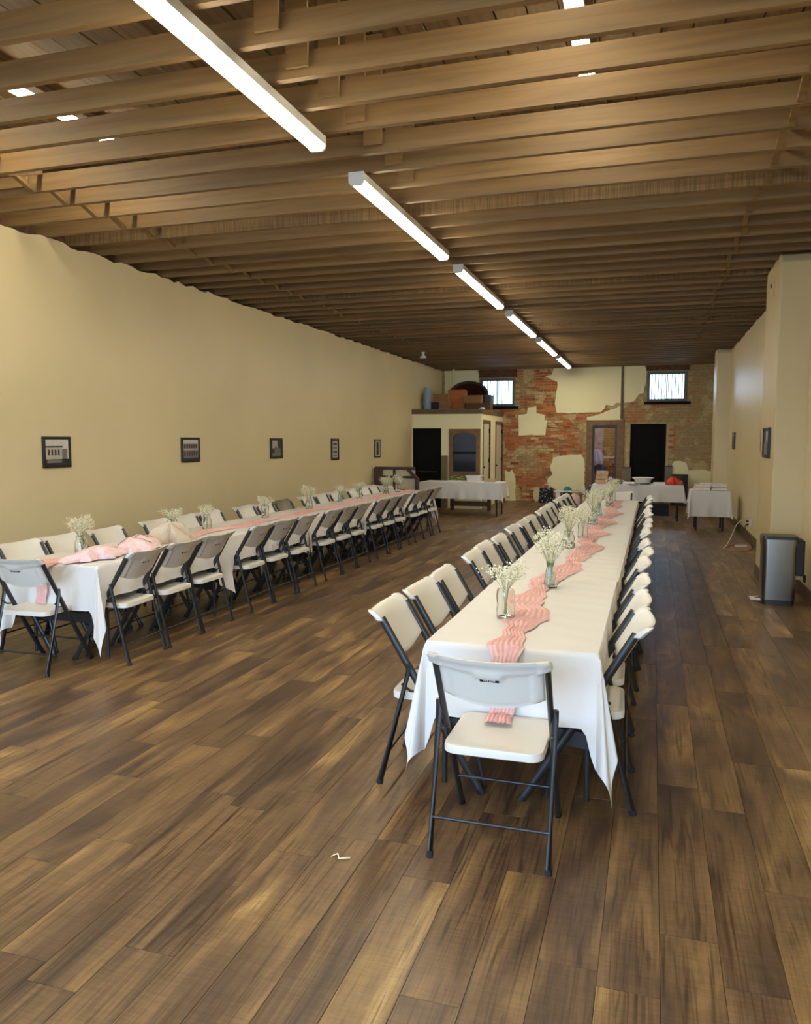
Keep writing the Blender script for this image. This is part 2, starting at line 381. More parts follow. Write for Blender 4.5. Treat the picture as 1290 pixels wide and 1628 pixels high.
def inpoly(x, z, P):
    c = False; n = len(P)
    for i in range(n):
        (x0, z0), (x1, z1) = P[i], P[i-1]
        if (z0 > z) != (z1 > z) and x < (x1-x0)*(z-z0)/(z1-z0)+x0: c = not c
    return c
PLA = [[(884, 576), (989, 572), (989, 640), (980, 641), (974, 645), (964, 644), (961, 650), (956, 655), (930, 656), (905, 657), (886, 656), (883, 640), (886, 622), (887, 607), (876, 603), (868, 598), (878, 596)],
       [(992, 572), (1022, 571), (1028, 590), (1028, 606), (1024, 625), (1016, 628), (1009, 637), (1001, 640), (992, 641)],
       [(840, 647), (853, 646), (853, 657), (866, 659), (866, 667), (871, 669), (868, 681), (868, 692), (825, 692), (825, 660), (839, 658)],
       [(880, 727), (892, 725), (903, 723), (908, 721), (916, 723), (925, 722), (929, 730), (930, 745), (928, 783), (905, 786), (880, 776), (870, 767), (871, 760), (879, 755), (877, 748), (875, 741), (879, 735)],
       [(804, 748), (810, 751), (815, 747), (818, 752), (820, 760), (820, 797), (804, 797)],
       [(1067, 750), (1068, 740), (1072, 734), (1082, 732), (1091, 735), (1094, 741), (1096, 748), (1108, 747), (1118, 746), (1128, 749), (1142, 748), (1142, 797), (1067, 797)],
       [(708, 570), (752, 570), (758, 585), (762, 597), (762, 650), (708, 650)],
       [(986, 646), (989, 646), (989, 668), (934, 668), (934, 663), (950, 660)]]
PLA = [[wb(*q) for q in P] for P in PLA]
def fray(P):
    out = []
    for i in range(len(P)):
        a, c = Vector(P[i]), Vector(P[(i+1) % len(P)]); n = max(1, int((c-a).length/.12))
        for k in range(n):
            q = a.lerp(c, k/n); out.append((q.x+random.uniform(-.012, .012), q.y+random.uniform(-.012, .012)))
    return out
for P in PLA:
    o = MB().prism(fray(P), lambda a, bb, d: (a, d, min(bb, 4.4)), YB-.030, YB).build('plaster_patch', M['plaster'], back)
bricks = []
BLn, BH, JT = .200, .060, .016
row = 0; z = .01
while z < 3.75:
    x = -4.05-(.5*BLn if row % 2 else 0)
    while x < 1.5:
        cx, cz = x+BLn/2, z+BH/2
        ok = not any(h[0]-.02 < cx+BLn*.45 and cx-BLn*.45 < h[1]+.02 and h[2]-.02 < cz+BH*.4 and cz-BH*.4 < h[3]+.02 for h in holes)
        if ok and not any(all(inpoly(cx+dx, cz, P) for dx in (-.09, .09)) for P in PLA): bricks.append((cx, cz))
        x += BLn+JT
    z += BH+JT; row += 1
bricks.sort(key=lambda q: (q[1] < .25 or q[1] > 3.6, abs(q[0]+2.5)))
bm_ = [MB().box(-BLn/2, BLn/2, -.016-.003*k, .0, -BH/2, BH/2).mesh('brick', M['brick']) for k in range(4)]
rest = MB()
for i, (x, z) in enumerate(bricks):
    if i < 300:
        o = link('brick', random.choice(bm_), back); o.location = (x, YB-random.uniform(0, .004), z); o.rotation_euler = (0, random.uniform(-.012, .012), 0)
    else:
        d = random.uniform(.012, .024); rest.box(x-BLn/2, x+BLn/2, YB-d, YB+.001, z-BH/2, z+BH/2)
o = rest.build('brick', M['brick_mass'], back); o['kind'] = 'stuff'
# small barred windows high in the back wall
simple('grey_frame', (92, 98, 88), .5)
sky_glass = NT('frosted_glass'); sky_glass.b.inputs['Transmission Weight'].default_value = 1; sky_glass.b.inputs['Roughness'].default_value = .25
sky_glass.b.inputs['IOR'].default_value = 1.1; sky_glass = sky_glass.m
for k, h in enumerate((WIN1, WIN2)):
    x0, x1, z0, z1 = h; t = .075
    b = MB()
    b.box(x0, x1, YB-.03, YB+.10, z0, z0+t).box(x0, x1, YB-.03, YB+.10, z1-t, z1).box(x0, x0+t, YB-.03, YB+.10, z0+t, z1-t).box(x1-t, x1, YB-.03, YB+.10, z0+t, z1-t)
    w = struct(b.build('window_%d' % (k+1), M['grey_frame'], bevel=.004))
    mx = (x0+x1)/2
    MB().box(mx-.016, mx+.016, YB, YB+.08, z0+t, z1-t).build('mullion', M['grey_frame'], w)
    for xa, xb in ((x0+t, mx-.016), (mx+.016, x1-t)): MB().box(xa, xb, YB+.06, YB+.066, z0+t, z1-t).build('pane', sky_glass, w)
    bar = MB().box(-.012, .012, -.006, .006, z0+t, z1-t).mesh('bar', M['grey_frame'])
    n = 10
    for i in range(n):
        o = link('bar', bar, w); o.location = (x0+t+(i+.5)*(x1-x0-2*t)/n, YB+.04, 0)
    MB().box(x0-.06, x1+.1, YB-.05, YB, z0-.07, z0).build('window_sill', M['black'], w)
    MB().box(x0-.03, x1+.05, YB-.045, YB, z1+.02, z1+.26).build('lintel', M['dark_brick'], w)
# glazed door with a room behind it, and a black doorway with a closed black door
x0, x1, z0, z1 = DOOR1
b = MB(); b.box(x0-.06, x0+.1, YB-.05, YB+.12, 0, z1+.08).box(x1-.1, x1+.08, YB-.05, YB+.12, 0, z1+.08).box(x0+.1, x1-.1, YB-.05, YB+.12, z1-.06, z1+.08)
d1 = struct(b.build('door_1', M['door_wood'], bevel=.004))
MB().box(x0+.1, x1-.1, YB+.02, YB+.07, .02, .76).build('door_panel', M['dark_wood'], d1)
b = MB(); b.box(x0+.1, x0+.15, YB+.02, YB+.07, .76, z1-.06).box(x1-.15, x1-.1, YB+.02, YB+.07, .76, z1-.06).box(x0+.15, x1-.15, YB+.02, YB+.07, z1-.13, z1-.06)
b.build('sash', M['dark_wood'], d1)
MB().box(x0+.15, x1-.15, YB+.045, YB+.051, .76, z1-.13).build('pane', glass('door_glass', (.95, .95, .95, 1), 0.0, 1.12), d1)
x0, x1, z0, z1 = DOOR2
d2 = struct(MB().box(x0, x1, YB+.06, YB+.11, .0, z1).build('door_2', M['black']))
for a, c in ((.12, .95), (1.06, z1-.14)): MB().box(x0+.13, x1-.13, YB+.05, YB+.06, a, c).build('door_panel', M['black'], d2, bevel=.004)
MB().lathe([(.0, 0), (.025, .005), (.028, .02), (.018, .035), (0, .04)], 12).build('door_knob', M['black'], d2).matrix_local = Matrix.Translation((x0+.08, YB+.06, 1.0)) @ Matrix.Rotation(pi/2, 4, 'X')
# shallow back room behind the glazed door
rx0, rx1 = DOOR1[0]-.8, DOOR1[1]+.9
b = MB(); b.box(rx0, rx1, YB+2.3, YB+2.4, 0, 2.6).box(rx0-.1, rx0, YB+.34, YB+2.4, 0, 2.6).box(rx1, rx1+.1, YB+.34, YB+2.4, 0, 2.6).box(rx0, rx1, YB+.34, YB+2.4, 2.6, 2.7).box(rx0, rx1, YB+.34, YB+2.4, -.1, -.005)
bkroom = struct(b.build('wall_back_room', M['mortar']))
rest = MB(); z = .02; row = 0
while z < 2.5:
    x = rx0+.02-(.1 if row % 2 else 0)
    while x < rx1-.2:
        rest.box(max(x, rx0), x+BLn, YB+2.3-random.uniform(.01, .02), YB+2.3, z, z+BH); x += BLn+JT
    z += BH+JT; row += 1
o = rest.build('brick', M['brick_mass'], bkroom); o['kind'] = 'stuff'
t = thing('added_fill_bulb', 'added unseen fill bulb in the back room behind the glazed door', 'light', ((rx0+rx1)/2, YB+1.0, 2.45))  # out-of-view bulb added to brighten the room behind the door glass
MB().lathe([(.0, -.06), (.04, -.045), (.055, 0), (.04, .05), (.02, .08)], 14).build('bulb', emissive('fill_bulb_glow', LAMP_COL, 130), t, smooth=True); MB().lathe([(.025, .08), (.05, .15)], 12).build('base', M['white_metal'], t)
# grey low boards either side of the black doorway
simple('grey_board', (128, 116, 100), .7)
for nm, (pa, pb, pc, pd), lab in (('low_board', (990, 744, 1002.5, 795), 'low grey board on the floor between the glazed door and the black doorway'), ('low_board', (1057.5, 742, 1067, 795), 'low grey board on the floor just past the black doorway')):
    q = rect(pa, pb, pc, pd); o = MB().box(q[0], q[1], YB-.09, YB-.035, 0, q[3]).mat(1).box(q[0]-.01, q[1]+.01, YB-.10, YB-.035, q[3], q[3]+.03).build(nm, [M['grey_board'], M['dark_wood']]); tag(o, lab, 'board')
# conduit beside the plaster and the pipe above the partition room
p0 = wb(990, 600)[0]
b = MB().box(p0-.025, p0+.025, YB-.075, YB-.032, DOOR1[3]+.1, 3.62); tag(b.build('conduit', M['brown'], bevel=.006), 'brown conduit running from the ceiling down to the glazed door frame', 'conduit')
# ---- ceiling: high deck, 2x6 joists, bridging, hanger boards
dk = MB(); y = XL-.2
while y < XR+.2:
    w = random.uniform(.17, .24); dk.box(y+.006, min(y+w-.006, XR+.25), YF, YB, 4.36+random.uniform(0, .03), 4.40); y += w
ceil = struct(MB().box(XL-.3, XR+.3, YF, YB, 4.42, 4.5).build('ceiling', M['deck']))
deck_planks = dk.build('deck_plank', M['deck'], ceil); deck_planks['kind'] = 'stuff'
JH, JT2, JP = .135, .045, .392
jm = [MB().box(XL-.25, XR+.25, -JT2/2, JT2/2, ZC, ZC+JH).mesh('joist', M['joist_rough' if k == 3 else 'joist']) for k in range(4)]
JY = []; y = 3.345-4*JP
while y < YB-.1: JY.append(y); y += JP
for i, y in enumerate(JY):
    o = link('joist', jm[3] if i in (13, 22, 31) else jm[i % 3], ceil); o.location = (0, y-JT2/2+random.uniform(-.012, .012), random.uniform(-.006, .006)); o.rotation_euler = (0, 0, random.uniform(-.0012, .0012))
struct(MB().box(XL, XR, YB-.09, YB, ZC-.03, ZC+.02).build('trim_back', M['joist']))
brd = {}
for s in (-1, 1):
    R = Matrix.Rotation(s*math.atan2(.118, JP-JT2), 3, 'X')
    b = MB(); b.box(-.022, .022, -.19, .19, -.013, .013); b.v = [R @ v for v in b.v]; brd[s] = b.mesh('bridging', M['joist'])
for xb in (.82, -4.72):
    for i in range(6, len(JY)-14):
        for s in (-1, 1):
            o = link('bridging', brd[s], ceil); o.location = (xb+.05*s+random.uniform(-.03, .03), JY[i]+JP/2-JT2/2, ZC+.075)
hg = MB().box(-.065, .065, -.019, 0, ZC+.035, 4.37).mesh('hanger_board', M['joist'])
for i, y in enumerate(JY):
    if 2.6 < y < 6.1:
        o = link('hanger_board', hg, ceil); o.location = (-1.86+random.uniform(-.03, .03), y-JT2-.013, 0)
b = MB().box(-.22, .22, -.02, 0, ZC+.03, ZC+.11).mesh('blocking', M['joist'])
for x, k in ((-5.0, 9), (-5.45, 9)):
    o = link('blocking', b, ceil); o.location = (x, JY[k]-JT2-.014, 0); o.scale.x = 1 if x > -5.2 else .45

# ------------------------------------------------------------------ ceiling lamps
def strip_lamp():
    t = thing('strip_light', '', 'light')
    L = 1.24
    b = MB(); b.prism([(-.055, .035), (-.055, .09), (.055, .09), (.055, .035)], lambda a, c, d: (a, d, c), -L, L); b.build('housing', M['white_metal'], t)
    prof = [(-.055, .036), (-.052, .018), (-.036, .004), (0, 0), (.036, .004), (.052, .018), (.055, .036)]
    MB().prism(prof, lambda a, c, d: (a, d, c), -L, L).build('diffuser', M['lamp'], t)
    for s in (-1, 1):
        MB().prism([(-.058, .03), (-.055, .014), (-.038, -.002), (.038, -.002), (.055, .014), (.058, .03), (.058, .092), (-.058, .092)], lambda a, c, d: (a, d, c), s*L, s*(L+.02)).build('end_cap', M['white_metal'], t)
    for s in (-.8, .8): MB().box(-.012, .012, s-.015, s+.015, .09, .125).build('hanger', M['white_metal'], t)
    return t
lamp0 = strip_lamp()
rows = [(-2.11, 3.50, [(-.35, ''), (3.58, 'long white strip light nearest the viewer, cut by the photo top'), (6.78, 'strip light second in the hanging row, near end cap showing'), (9.92, 'strip light third in the hanging row under the joists'), (13.15, 'strip light fourth in the hanging row under the joists'), (16.35, 'strip light fifth in the hanging row, before the last one'), (19.5, 'strip light last in the hanging row, in front of the plaster patch')], 'hanging row of strip lights'),
        (-.52, 4.20, [(.2, ''), (4.75, 'strip light above the joists over the middle table')], 'strip lights above the joists'), (-4.55, 4.20, [(.2, ''), (4.75, 'strip light above the joists beside the picture wall')], 'strip lights above the joists')]
first = True
for x, z, ys, g in rows:
    for y, lab in ys:
        t = lamp0 if first else dup(lamp0); first = False
        t.location = (x, y, z); t['label'] = lab or ('strip light above and behind the viewer, ' + ('under the joists' if z < 4 else 'over the middle table' if x > -1 else 'over the picture wall side')); t['group'] = g
        if z > 4:
            for s in (-.6, .6): pass

# ------------------------------------------------------------------ folding chairs
def ty(z): return .26-.5915*z
def make_chair(plastic):
    t = thing('folding_chair', '', 'chair')
    # seat: dished panel with a rounded rim
    b = MB(); w = .20
    def seat_ring(k, z, dish=0):
        pts = []
        y0, y1, r = -.175*k, .232*k, .05
        for cx, cy, a0 in ((w*k-r, y1-r, 0), (-w*k+r, y1-r, pi/2), (-w*k+r, y0+r, pi), (w*k-r, y0+r, 1.5*pi)):
            for i in range(5):
                a = a0+i*pi/8; x, y = cx+r*cos(a), cy+r*sin(a)
                if cy < 0: y -= .012*(1-(x/w)**2)
                pts.append((x, y, z))
        return pts
    b.loft([seat_ring(.93, .412), seat_ring(.995, .415), seat_ring(1.0, .435), seat_ring(.985, .447), seat_ring(.94, .449), seat_ring(.86, .445), seat_ring(.4, .441)])
    b.build('seat', plastic, t, smooth=True)
    # backrest: shell bowed to the rear, lower edge drooping in the middle, rim and recessed rear panel
    b = MB(); NU, NV = 40, 22
    def back(u, v, side):
        kk = max(0, min(1, (v-.66)/.12)); kk = kk*kk*(3-2*kk); hw = .203+.035*kk
        if v > .93: hw -= .012*((v-.93)/.07)**2
        x = (u*2-1)*hw; q = 1-(u*2-1)**2
        zb = .655-.045*q; zt = .845-.012*q
        z = zb+(zt-zb)*v
        y = ty(z)-.040*q-.004
        if v > .80: y -= (v-.80)**1.5*.28
        e = min(min(u, 1-u)*NU/2.0, min(v, 1-v)*NV/2.0, 1)
        th = .005+.010*sqrt(max(0, e))+.012*kk*(abs(u*2-1) > .80)
        if side: # rear
            rec = .010 if (.12 < u < .88 and .02 < v < .72) else 0
            if .36 < u < .64 and .62 < v < .80: rec = -.004
            return (x, y-th+rec, z-.002)
        return (x, y+th*.5, z)
    b.grid(NU, NV, lambda u, v: back(u, v, 0)); n0 = (NU+1)*(NV+1)
    b.grid(NU, NV, lambda u, v: back(u, v, 1))
    ring = [i for i in range(NU+1)]+[j*(NU+1)+NU for j in range(1, NV+1)]+[NV*(NU+1)+i for i in range(NU-1, -1, -1)]+[j*(NU+1) for j in range(NV-1, 0, -1)]
    for a, c in zip(ring, ring[1:]+ring[:1]): b.face(a, c, c+n0, a+n0)
    # pads that wrap the tops of the two upright tubes
    bk = b.build('backrest', plastic, t, smooth=True)
    yl = ty(.742)-.040-.004-.015+.010
    lp = MB().box(-.037, .037, -.0015, .0015, -.008, .008).build('label_plate', M['rubber'], bk)
    lp.location = (0, yl-.0015, .740); lp.rotation_euler = (math.atan(.5915), 0, 0)
    lt = link('lettering', LETTER, lp); lt.location = (0, -.0017, 0); lt.rotation_euler = (pi/2, 0, 0)
    for s in (-1, 1):
        o = MB().tube([(s*.218, ty(.81), .81), (s*.218, ty(.4), .4), (s*.218, .262, .012)], .0125, 8, .019).build('leg', M['steel_dark'], t, smooth=True)
        MB().tube([(s*.218, .258, .022), (s*.218, .270, 0)], .014, 8, .0205).build('foot_cap', M['rubber'], o)
        o = MB().tube([(s*.234, ty(.60)+.01, .60), (s*.234, ty(.56)-.012, .56), (s*.234, -.225, .012)], .0125, 8, .015).build('leg', M['steel_dark'], t, smooth=True)
        MB().tube([(s*.234, -.221, .022), (s*.234, -.228, 0)], .014, 8, .0165).build('foot_cap', M['rubber'], o)
        MB().tube([(s*.228, -.118, .50), (s*.226, -.075, .468), (s*.215, -.02, .462), (s*.207, .0, .432)], .006, 6).build('seat_bracket', M['steel_dark'], t)
    MB().tube([(-.234, -.192, .15), (.234, -.192, .15)], .007, 8).build('stretcher', M['steel_dark'], t, smooth=True)
    MB().tube([(-.218, ty(.18), .18), (.218, ty(.18), .18)], .007, 8).build('stretcher', M['steel_dark'], t, smooth=True)
    MB().tube([(-.2, .05, .40), (.2, .05, .40)], .009, 8).build('seat_bar', M['steel_dark'], t, smooth=True)
    return t
LETTER = text_mesh('LIFETIME', .0125); LETTER.materials.append(M['white'])
chair_white = make_chair(M['white_plastic'])
chair_taupe = None
used = [False]
def place_chair(x, y, a, label, group, proto=None):
    if proto is None and not used[0]: t = chair_white; used[0] = True
    else: t = dup(proto or chair_white)
    t.location = (x, y, 0); t.rotation_euler = (0, 0, a); t['label'] = label; t['group'] = group
    return t
# ------------------------------------------------------------------ long tables
TL, TW = 1.83, .76
def make_table():
    t = thing('folding_table', '', 'table')
    b = MB().rbox(-TW/2, TW/2, 0.005, TL-.005, .695, .735, .03, ez=.006); b.build('tabletop', M['white_plastic'], t)
    for y in (.16, TL-.16):
        for s in (-1, 1): 
            MB().tube([(s*.24, y, .70), (s*.27, y, .45), (s*.20, y, .30), (s*.14, y, .012)], .013, 8).build('leg', M['steel_dark'], t, smooth=True)
            MB().tube([(s*.33, y, .70), (s*.335, y, .012)], .013, 8).build('leg', M['steel_dark'], t, smooth=True)
        b = MB(); b.grid(12, 1, lambda u, v: ((u-.5)*.68, y-.012, .275+.075*v-.02*(2*u-1)**2)); b.grid(12, 1, lambda u, v: ((u-.5)*.68, y+.012, .275+.075*v-.02*(2*u-1)**2))
        b.build('crossbar', M['steel_dark'], t)
    MB().tube([(0, .16, .38), (0, TL/2, .66), (0, TL-.16, .38)], .011, 8).build('brace', M['steel_dark'], t)
    return t
def make_cloth(L, w, D, De, free0, free1, seats, seed, name='tablecloth', dz=0.0, end_lift=None):
    rnd = random.Random(seed); ph = [rnd.uniform(0, 6.3) for _ in range(8)]
    a0 = w/2+D; s0 = -(De if free0 else .0); s1 = L+(De if free1 else .035)
    step = .021; na = int(2*a0/step); ns = int((s1-s0)/step)
    def sm(x): x = max(0, min(1, x)); return x*x*(3-2*x)
    def hem(side, s):
        h = 1.0
        for (c, hw) in seats.get(side, ()):
            k = 1-sm((abs(s-c)-hw)/.07); h = min(h, 1-k*(1-.245/D))
        return h
    def ehem(a, front):
        if not end_lift: return 1.0
        k = 1-sm((abs(a)-w*.42)/.06); return 1-k*(1-end_lift/De)
    def fn(u, v):
        a = -a0+2*a0*u; s = s0+(s1-s0)*v
        da = max(0, abs(a)-w/2); sg = 1 if a > 0 else -1
        ds = max(0, -s if s < 0 else s-L) if (free0 or free1) else 0
        if s > L and not free1: ds = 0
        front = s < 0; es = -1 if front else 1; ey = 0 if front else L
        wr = .0016*sin(a*19+ph[0]+2*sin(s*5+ph[1]))+.0012*sin(s*31+ph[2]+a*9)
        if da == 0 and ds == 0: return (a, s, max(-.001, wr)+.002)
        if ds == 0:
            dd = da*hem(sg, s); fade = min(1, min(s if free0 else 9, (L-s) if free1 else 9)/.25); fade = max(0, fade)
            fo = .05+fade*(.05*sin(s*16+ph[3]+sg)+.03*sin(s*29+ph[4]))*(dd/D)
            if not free1 and s > L-.25: dd *= 1+.22*((s-L+.25)/.25)**2
            if not free0 and s < .12: dd *= 1+.10*((.12-s)/.12)
            return (sg*(w/2+.004+dd*max(.01, fo)), s, -dd)
        if da == 0:
            dd = ds*ehem(a, front)
            return (a, ey+es*(.004+dd*(.045+.04*sin(a*17+ph[5])*min(1, (w/2-abs(a))/.15))), -dd)
        r = hypot(da, ds); th = atan2(ds, da)
        k = sin(2*th); k = sqrt(max(0, k)); ro = r*(.05+.15*k+.05*sin(6*th+ph[6])*k)
        zz = -sqrt(max(0, r*r-ro*ro))
        return (sg*(w/2+.004+ro*cos(th)), ey+es*(.004+ro*sin(th)), zz)
    b = MB().grid(na, ns, fn)
    o = b.build(name, M['cloth'], None, smooth=True, recalc=False)
    for p in o.data.polygons: p.use_smooth = True
    return o
tab0 = make_table(); tabu = False
offs = [.32, .84, 1.37]
def long_row(x, y0, where, xf_a, xf_b, side_a, side_b, grp):
    """five tables end to end; chair rows: side a at -x (rear feet x = xf_a), side b at +x"""
    global tabu
    k = 0
    jit = {}
    for i in range(5):
        yt = y0+i*TL
        t = dup(tab0) if tabu else tab0; tabu = True
        t.location = (x, yt, 0); t['label'] = 'white folding table under the %s cloth from the front of the %s' % (ORD[i], where); t['group'] = 'folding tables of the '+where
        ca = [o+random.uniform(-.02, .02) for o in offs]; cb = [o+random.uniform(-.02, .02) for o in offs]
        c = make_cloth(TL, TW+.012, .36 if 0 < i else .42, .5, i == 0, i == 4, {-1: [(q, .225) for q in ca], 1: [(q, .225) for q in cb]}, 11*i+int(x*10), end_lift=.33)
        c.location = (x, yt, .738+(.0012*(i % 2)))
        tag(c, 'white cloth draped over the %s table from the front of the %s' % (ORD[i], where), 'tablecloth', 'white cloths of the '+where)
        for q in range(3):
            n = i*3+q
            place_chair(xf_a+.23+random.uniform(-.012, .012), yt+ca[q], -pi/2+random.uniform(-.04, .04), 'white folding chair, %s from the front on the %s of the %s' % (ORD[n], side_a, where), 'chairs on the %s of the %s' % (side_a, where), (TAUPE if (where.startswith('picture') and n == 8) else None))
            place_chair(xf_b-.23+random.uniform(-.012, .012), yt+cb[q], pi/2+random.uniform(-.04, .04), 'white folding chair, %s from the front on the %s of the %s' % (ORD[n], side_b, where), 'chairs on the %s of the %s' % (side_b, where))
chair_taupe = make_chair(M['taupe_plastic']); TAUPE = chair_taupe
RX, RY, LX, LY = -.58, 3.39, -4.215, 4.72
place_chair(-.57, 3.115, 0, 'white folding chair nearest the viewer, at the front end of the middle table', 'end chairs')
place_chair(-.52, RY+5*TL+.32, pi, 'white folding chair at the far end of the middle table', 'end chairs')
place_chair(-4.24, 4.60, .03, 'white folding chair at the front end of the picture-wall table', 'end chairs')
long_row(RX, RY, 'middle table row', -1.22, -.055, 'left side', 'right side', '')
long_row(LX, LY, 'picture-wall table row', -4.83, -3.63, 'wall side', 'aisle side', '')
t9 = [o for o in COL.objects if o.get('label', '').startswith('white folding chair, ninth') and 'wall side' in o['label']]
for o in t9: o['label'] = 'grey-brown folding chair among white ones on the wall side of the picture-wall table'
bpy.data.objects.remove
def drop_tree(o):
    for c in list(o.children): drop_tree(c)
    bpy.data.objects.remove(o)
drop_tree(chair_taupe)

# ------------------------------------------------------------------ pink gauze runners
def runner(cx, y0, pts, width, hang, label, seed, y_hang, tail=0):
    rnd = random.Random(seed)
    P = [Vector((x, y, .7435)) for x, y in pts]
    path = [(P[0].x-.005, y_hang, .7435-hang), (P[0].x+.004, y_hang-.004, .7435-hang*.5), (P[0].x, y_hang+.002, .738)]
    x_ = P[0].x
    # resample the table part
    dense = []
    for i in range(len(P)-1):
        n = max(2, int((P[i+1]-P[i]).length/.02))
        p0, p1, p2, p3 = P[max(i-1, 0)], P[i], P[i+1], P[min(i+2, len(P)-1)]
        for k in range(n):
            t = k/n; dense.append(.5*((2*p1)+(p2-p0)*t+(2*p0-5*p1+4*p2-p3)*t*t+(3*p1-p0-3*p2+p3)*t**3))
    dense.append(P[-1])
    hangp = [Vector(path[0]).lerp(Vector(path[1]), i/8) for i in range(8)]+[Vector(path[1]).lerp(Vector(path[2]), i/8) for i in range(8)]
    if tail: hangp = [Vector((x_, y_hang-.012-tail*(1-i/8), .7435-hang)) for i in range(8)]+[Vector((x_-.004, y_hang-.012, .7435-hang)).lerp(Vector(path[2]), i/8) for i in range(8)]
    line = hangp+dense; NW = 36; b = MB(); ph = [rnd.uniform(0, 6.3) for _ in range(9)]
    rows = []
    s = 0
    for i, p in enumerate(line):
        q = line[min(i+1, len(line)-1)]-line[max(i-1, 0)]; hp = i < 16; flat = tail and i < 8
        d = q.normalized(); nrm = Vector((0, -1, 0)) if hp and not flat else Vector((0, 0, 1))
        if 13 <= i < 19: nrm = Vector((0, -.7, .7))
        side = Vector((1, 0, 0)) if hp else Vector((d.y, -d.x, 0)).normalized()
        if i: s += (p-line[i-1]).length
        wd = width*(1+.22*sin(s*5.1+ph[0])+.16*sin(s*11+ph[1]))*(.62 if hp else 1)
        rows.append([p+side*(wd*(u-.5)+.008*sin(s*30+ph[2]))+nrm*(.003+(.0085*abs(sin(u*21+1.7*sin(s*4.2+ph[3])+.8*sin(s*13+ph[4])+ph[5]))+.005*(.5+.5*sin(u*9+s*17+ph[6])))*(sin(pi*min(1, max(0, u)))**.5)) for u in [k/NW for k in range(NW+1)]])
    b.grid(NW, len(rows)-1, lambda u, v: rows[round(v*(len(rows)-1))][round(u*NW)])
    o = b.build('table_runner', M['pink'], None, smooth=True, recalc=False)
    for p in o.data.polygons: p.use_smooth = True
    return tag(o, label, 'runner')
runner(0, 0, [(-.60, 3.385), (-.60, 3.60), (-.60, 3.9), (-.58, 4.1), (-.64, 4.25), (-.67, 4.45), (-.64, 4.7), (-.65, 5.0), (-.60, 5.35), (-.55, 5.7), (-.54, 6.0), (-.52, 6.5), (-.47, 6.9), (-.55, 7.15), (-.54, 7.6), (-.48, 7.9), (-.56, 8.2), (-.50, 8.7), (-.46, 9.0), (-.54, 9.3), (-.47, 9.8), (-.44, 10.2), (-.52, 10.6), (-.47, 11.1), (-.52, 11.6), (-.48, 12.3)], .17, .291, 'pink crinkled gauze runner along the middle table row, end lying on a chair seat', 3, 3.345, .13)
runner(0, 0, [(-4.30, 4.715), (-4.28, 4.9), (-4.18, 5.15), (-4.15, 5.5), (-4.25, 5.9), (-4.2, 6.4), (-4.24, 6.9), (-4.16, 7.4), (-4.22, 8), (-4.15, 8.6), (-4.24, 9.3), (-4.17, 10), (-4.22, 10.8), (-4.15, 11.5), (-4.22, 12.2), (-4.17, 13), (-4.2, 13.8)], .22, .30, 'pink crinkled gauze runner along the picture-wall table row', 5, 4.685)

# ------------------------------------------------------------------ vases and baby's breath
def vase_mesh(kind):
    b = MB()
    if kind == 0: # ribbed pillar jar
        out = [(.040, .0), (.046, .008), (.047, .04), (.043, .075), (.047, .11), (.045, .14), (.040, .15)]
        b.lathe(out+[(.037, .149), (.041, .138), (.043, .11), (.039, .075), (.043, .04), (.040, .014), (.001, .012)], 32, wob=lambda a, z: 1+.035*cos(8*a))
    elif kind == 1: # tapered milk bottle
        out = [(.038, .0), (.041, .006), (.039, .03), (.030, .09), (.024, .125), (.023, .15), (.026, .155), (.026, .165)]
        b.lathe(out+[(.022, .164), (.020, .15), (.021, .125), (.027, .09), (.035, .03), (.034, .018), (.001, .016)], 20, wob=lambda a, z: 1+.03*cos(6*a)*(z < .12))
    else: # plain jar with a shoulder
        out = [(.044, .0), (.050, .006), (.050, .085), (.046, .105), (.036, .118), (.036, .14), (.039, .142), (.039, .148)]
        b.lathe(out+[(.034, .147), (.033, .118), (.043, .103), (.046, .085), (.046, .014), (.001, .012)], 24)
    return b
vm = [vase_mesh(k).mesh('vase', M['glass_green' if k == 1 else 'glass'], smooth=True) for k in range(3)]
def bouquet_meshes(seed, h, spread, n):
    rnd = random.Random(seed); st = MB(); fw = MB()
    for i in range(n):
        a = rnd.uniform(0, 6.283); r0 = .012*rnd.random(); R = spread*sqrt(rnd.random()); H = h*rnd.uniform(.72, 1.0)
        p0 = Vector((r0*cos(a+2), r0*sin(a+2), .022)); p1 = Vector((.016*cos(a), .016*sin(a), .15)); p2 = Vector((R*cos(a), R*sin(a), H))
        st.tube([p0, p1, p1.lerp(p2, .5)+Vector((0, 0, .012)), p2], .0011, 4)
        for j in range(7):
            t = rnd.uniform(.35, 1); q = p1.lerp(p2, t)+Vector((0, 0, .012*sin(pi*t))); e = q+Vector((rnd.gauss(0, .024), rnd.gauss(0, .024), abs(rnd.gauss(.015, .018))))
            st.tube([q, e], .0006, 3)
            for _ in range(4): fw.octa(e+Vector((rnd.gauss(0, .010), rnd.gauss(0, .010), rnd.gauss(0, .009))), rnd.uniform(.0035, .0058))
    return st.mesh('stems', M['stem']), fw.mesh('blossoms', M['flower'])
bq = [bouquet_meshes(21, .29, .10, 20), bouquet_meshes(22, .34, .125, 28), bouquet_meshes(23, .27, .085, 16)]
def vase_with_flowers(x, y, vk, bk, where, sc=1.0, z=.7425):
    v = tag(link('vase', vm[vk]), '%s %s' % (['clear ribbed glass vase', 'pale green tapered glass bottle vase', 'clear glass jar vase'][vk], where), 'vase', 'glass vases on the tables'); v.location = (x, y, z)
    t = thing('flower_bouquet', "baby's breath sprays in the vase "+where, 'flowers', (x, y, z+.0), random.uniform(0, 6), "baby's breath bouquets")
    link('stems', bq[bk][0], t); o = link('blossoms', bq[bk][1], t); o['kind'] = 'stuff'; t.scale = (sc, sc, sc)
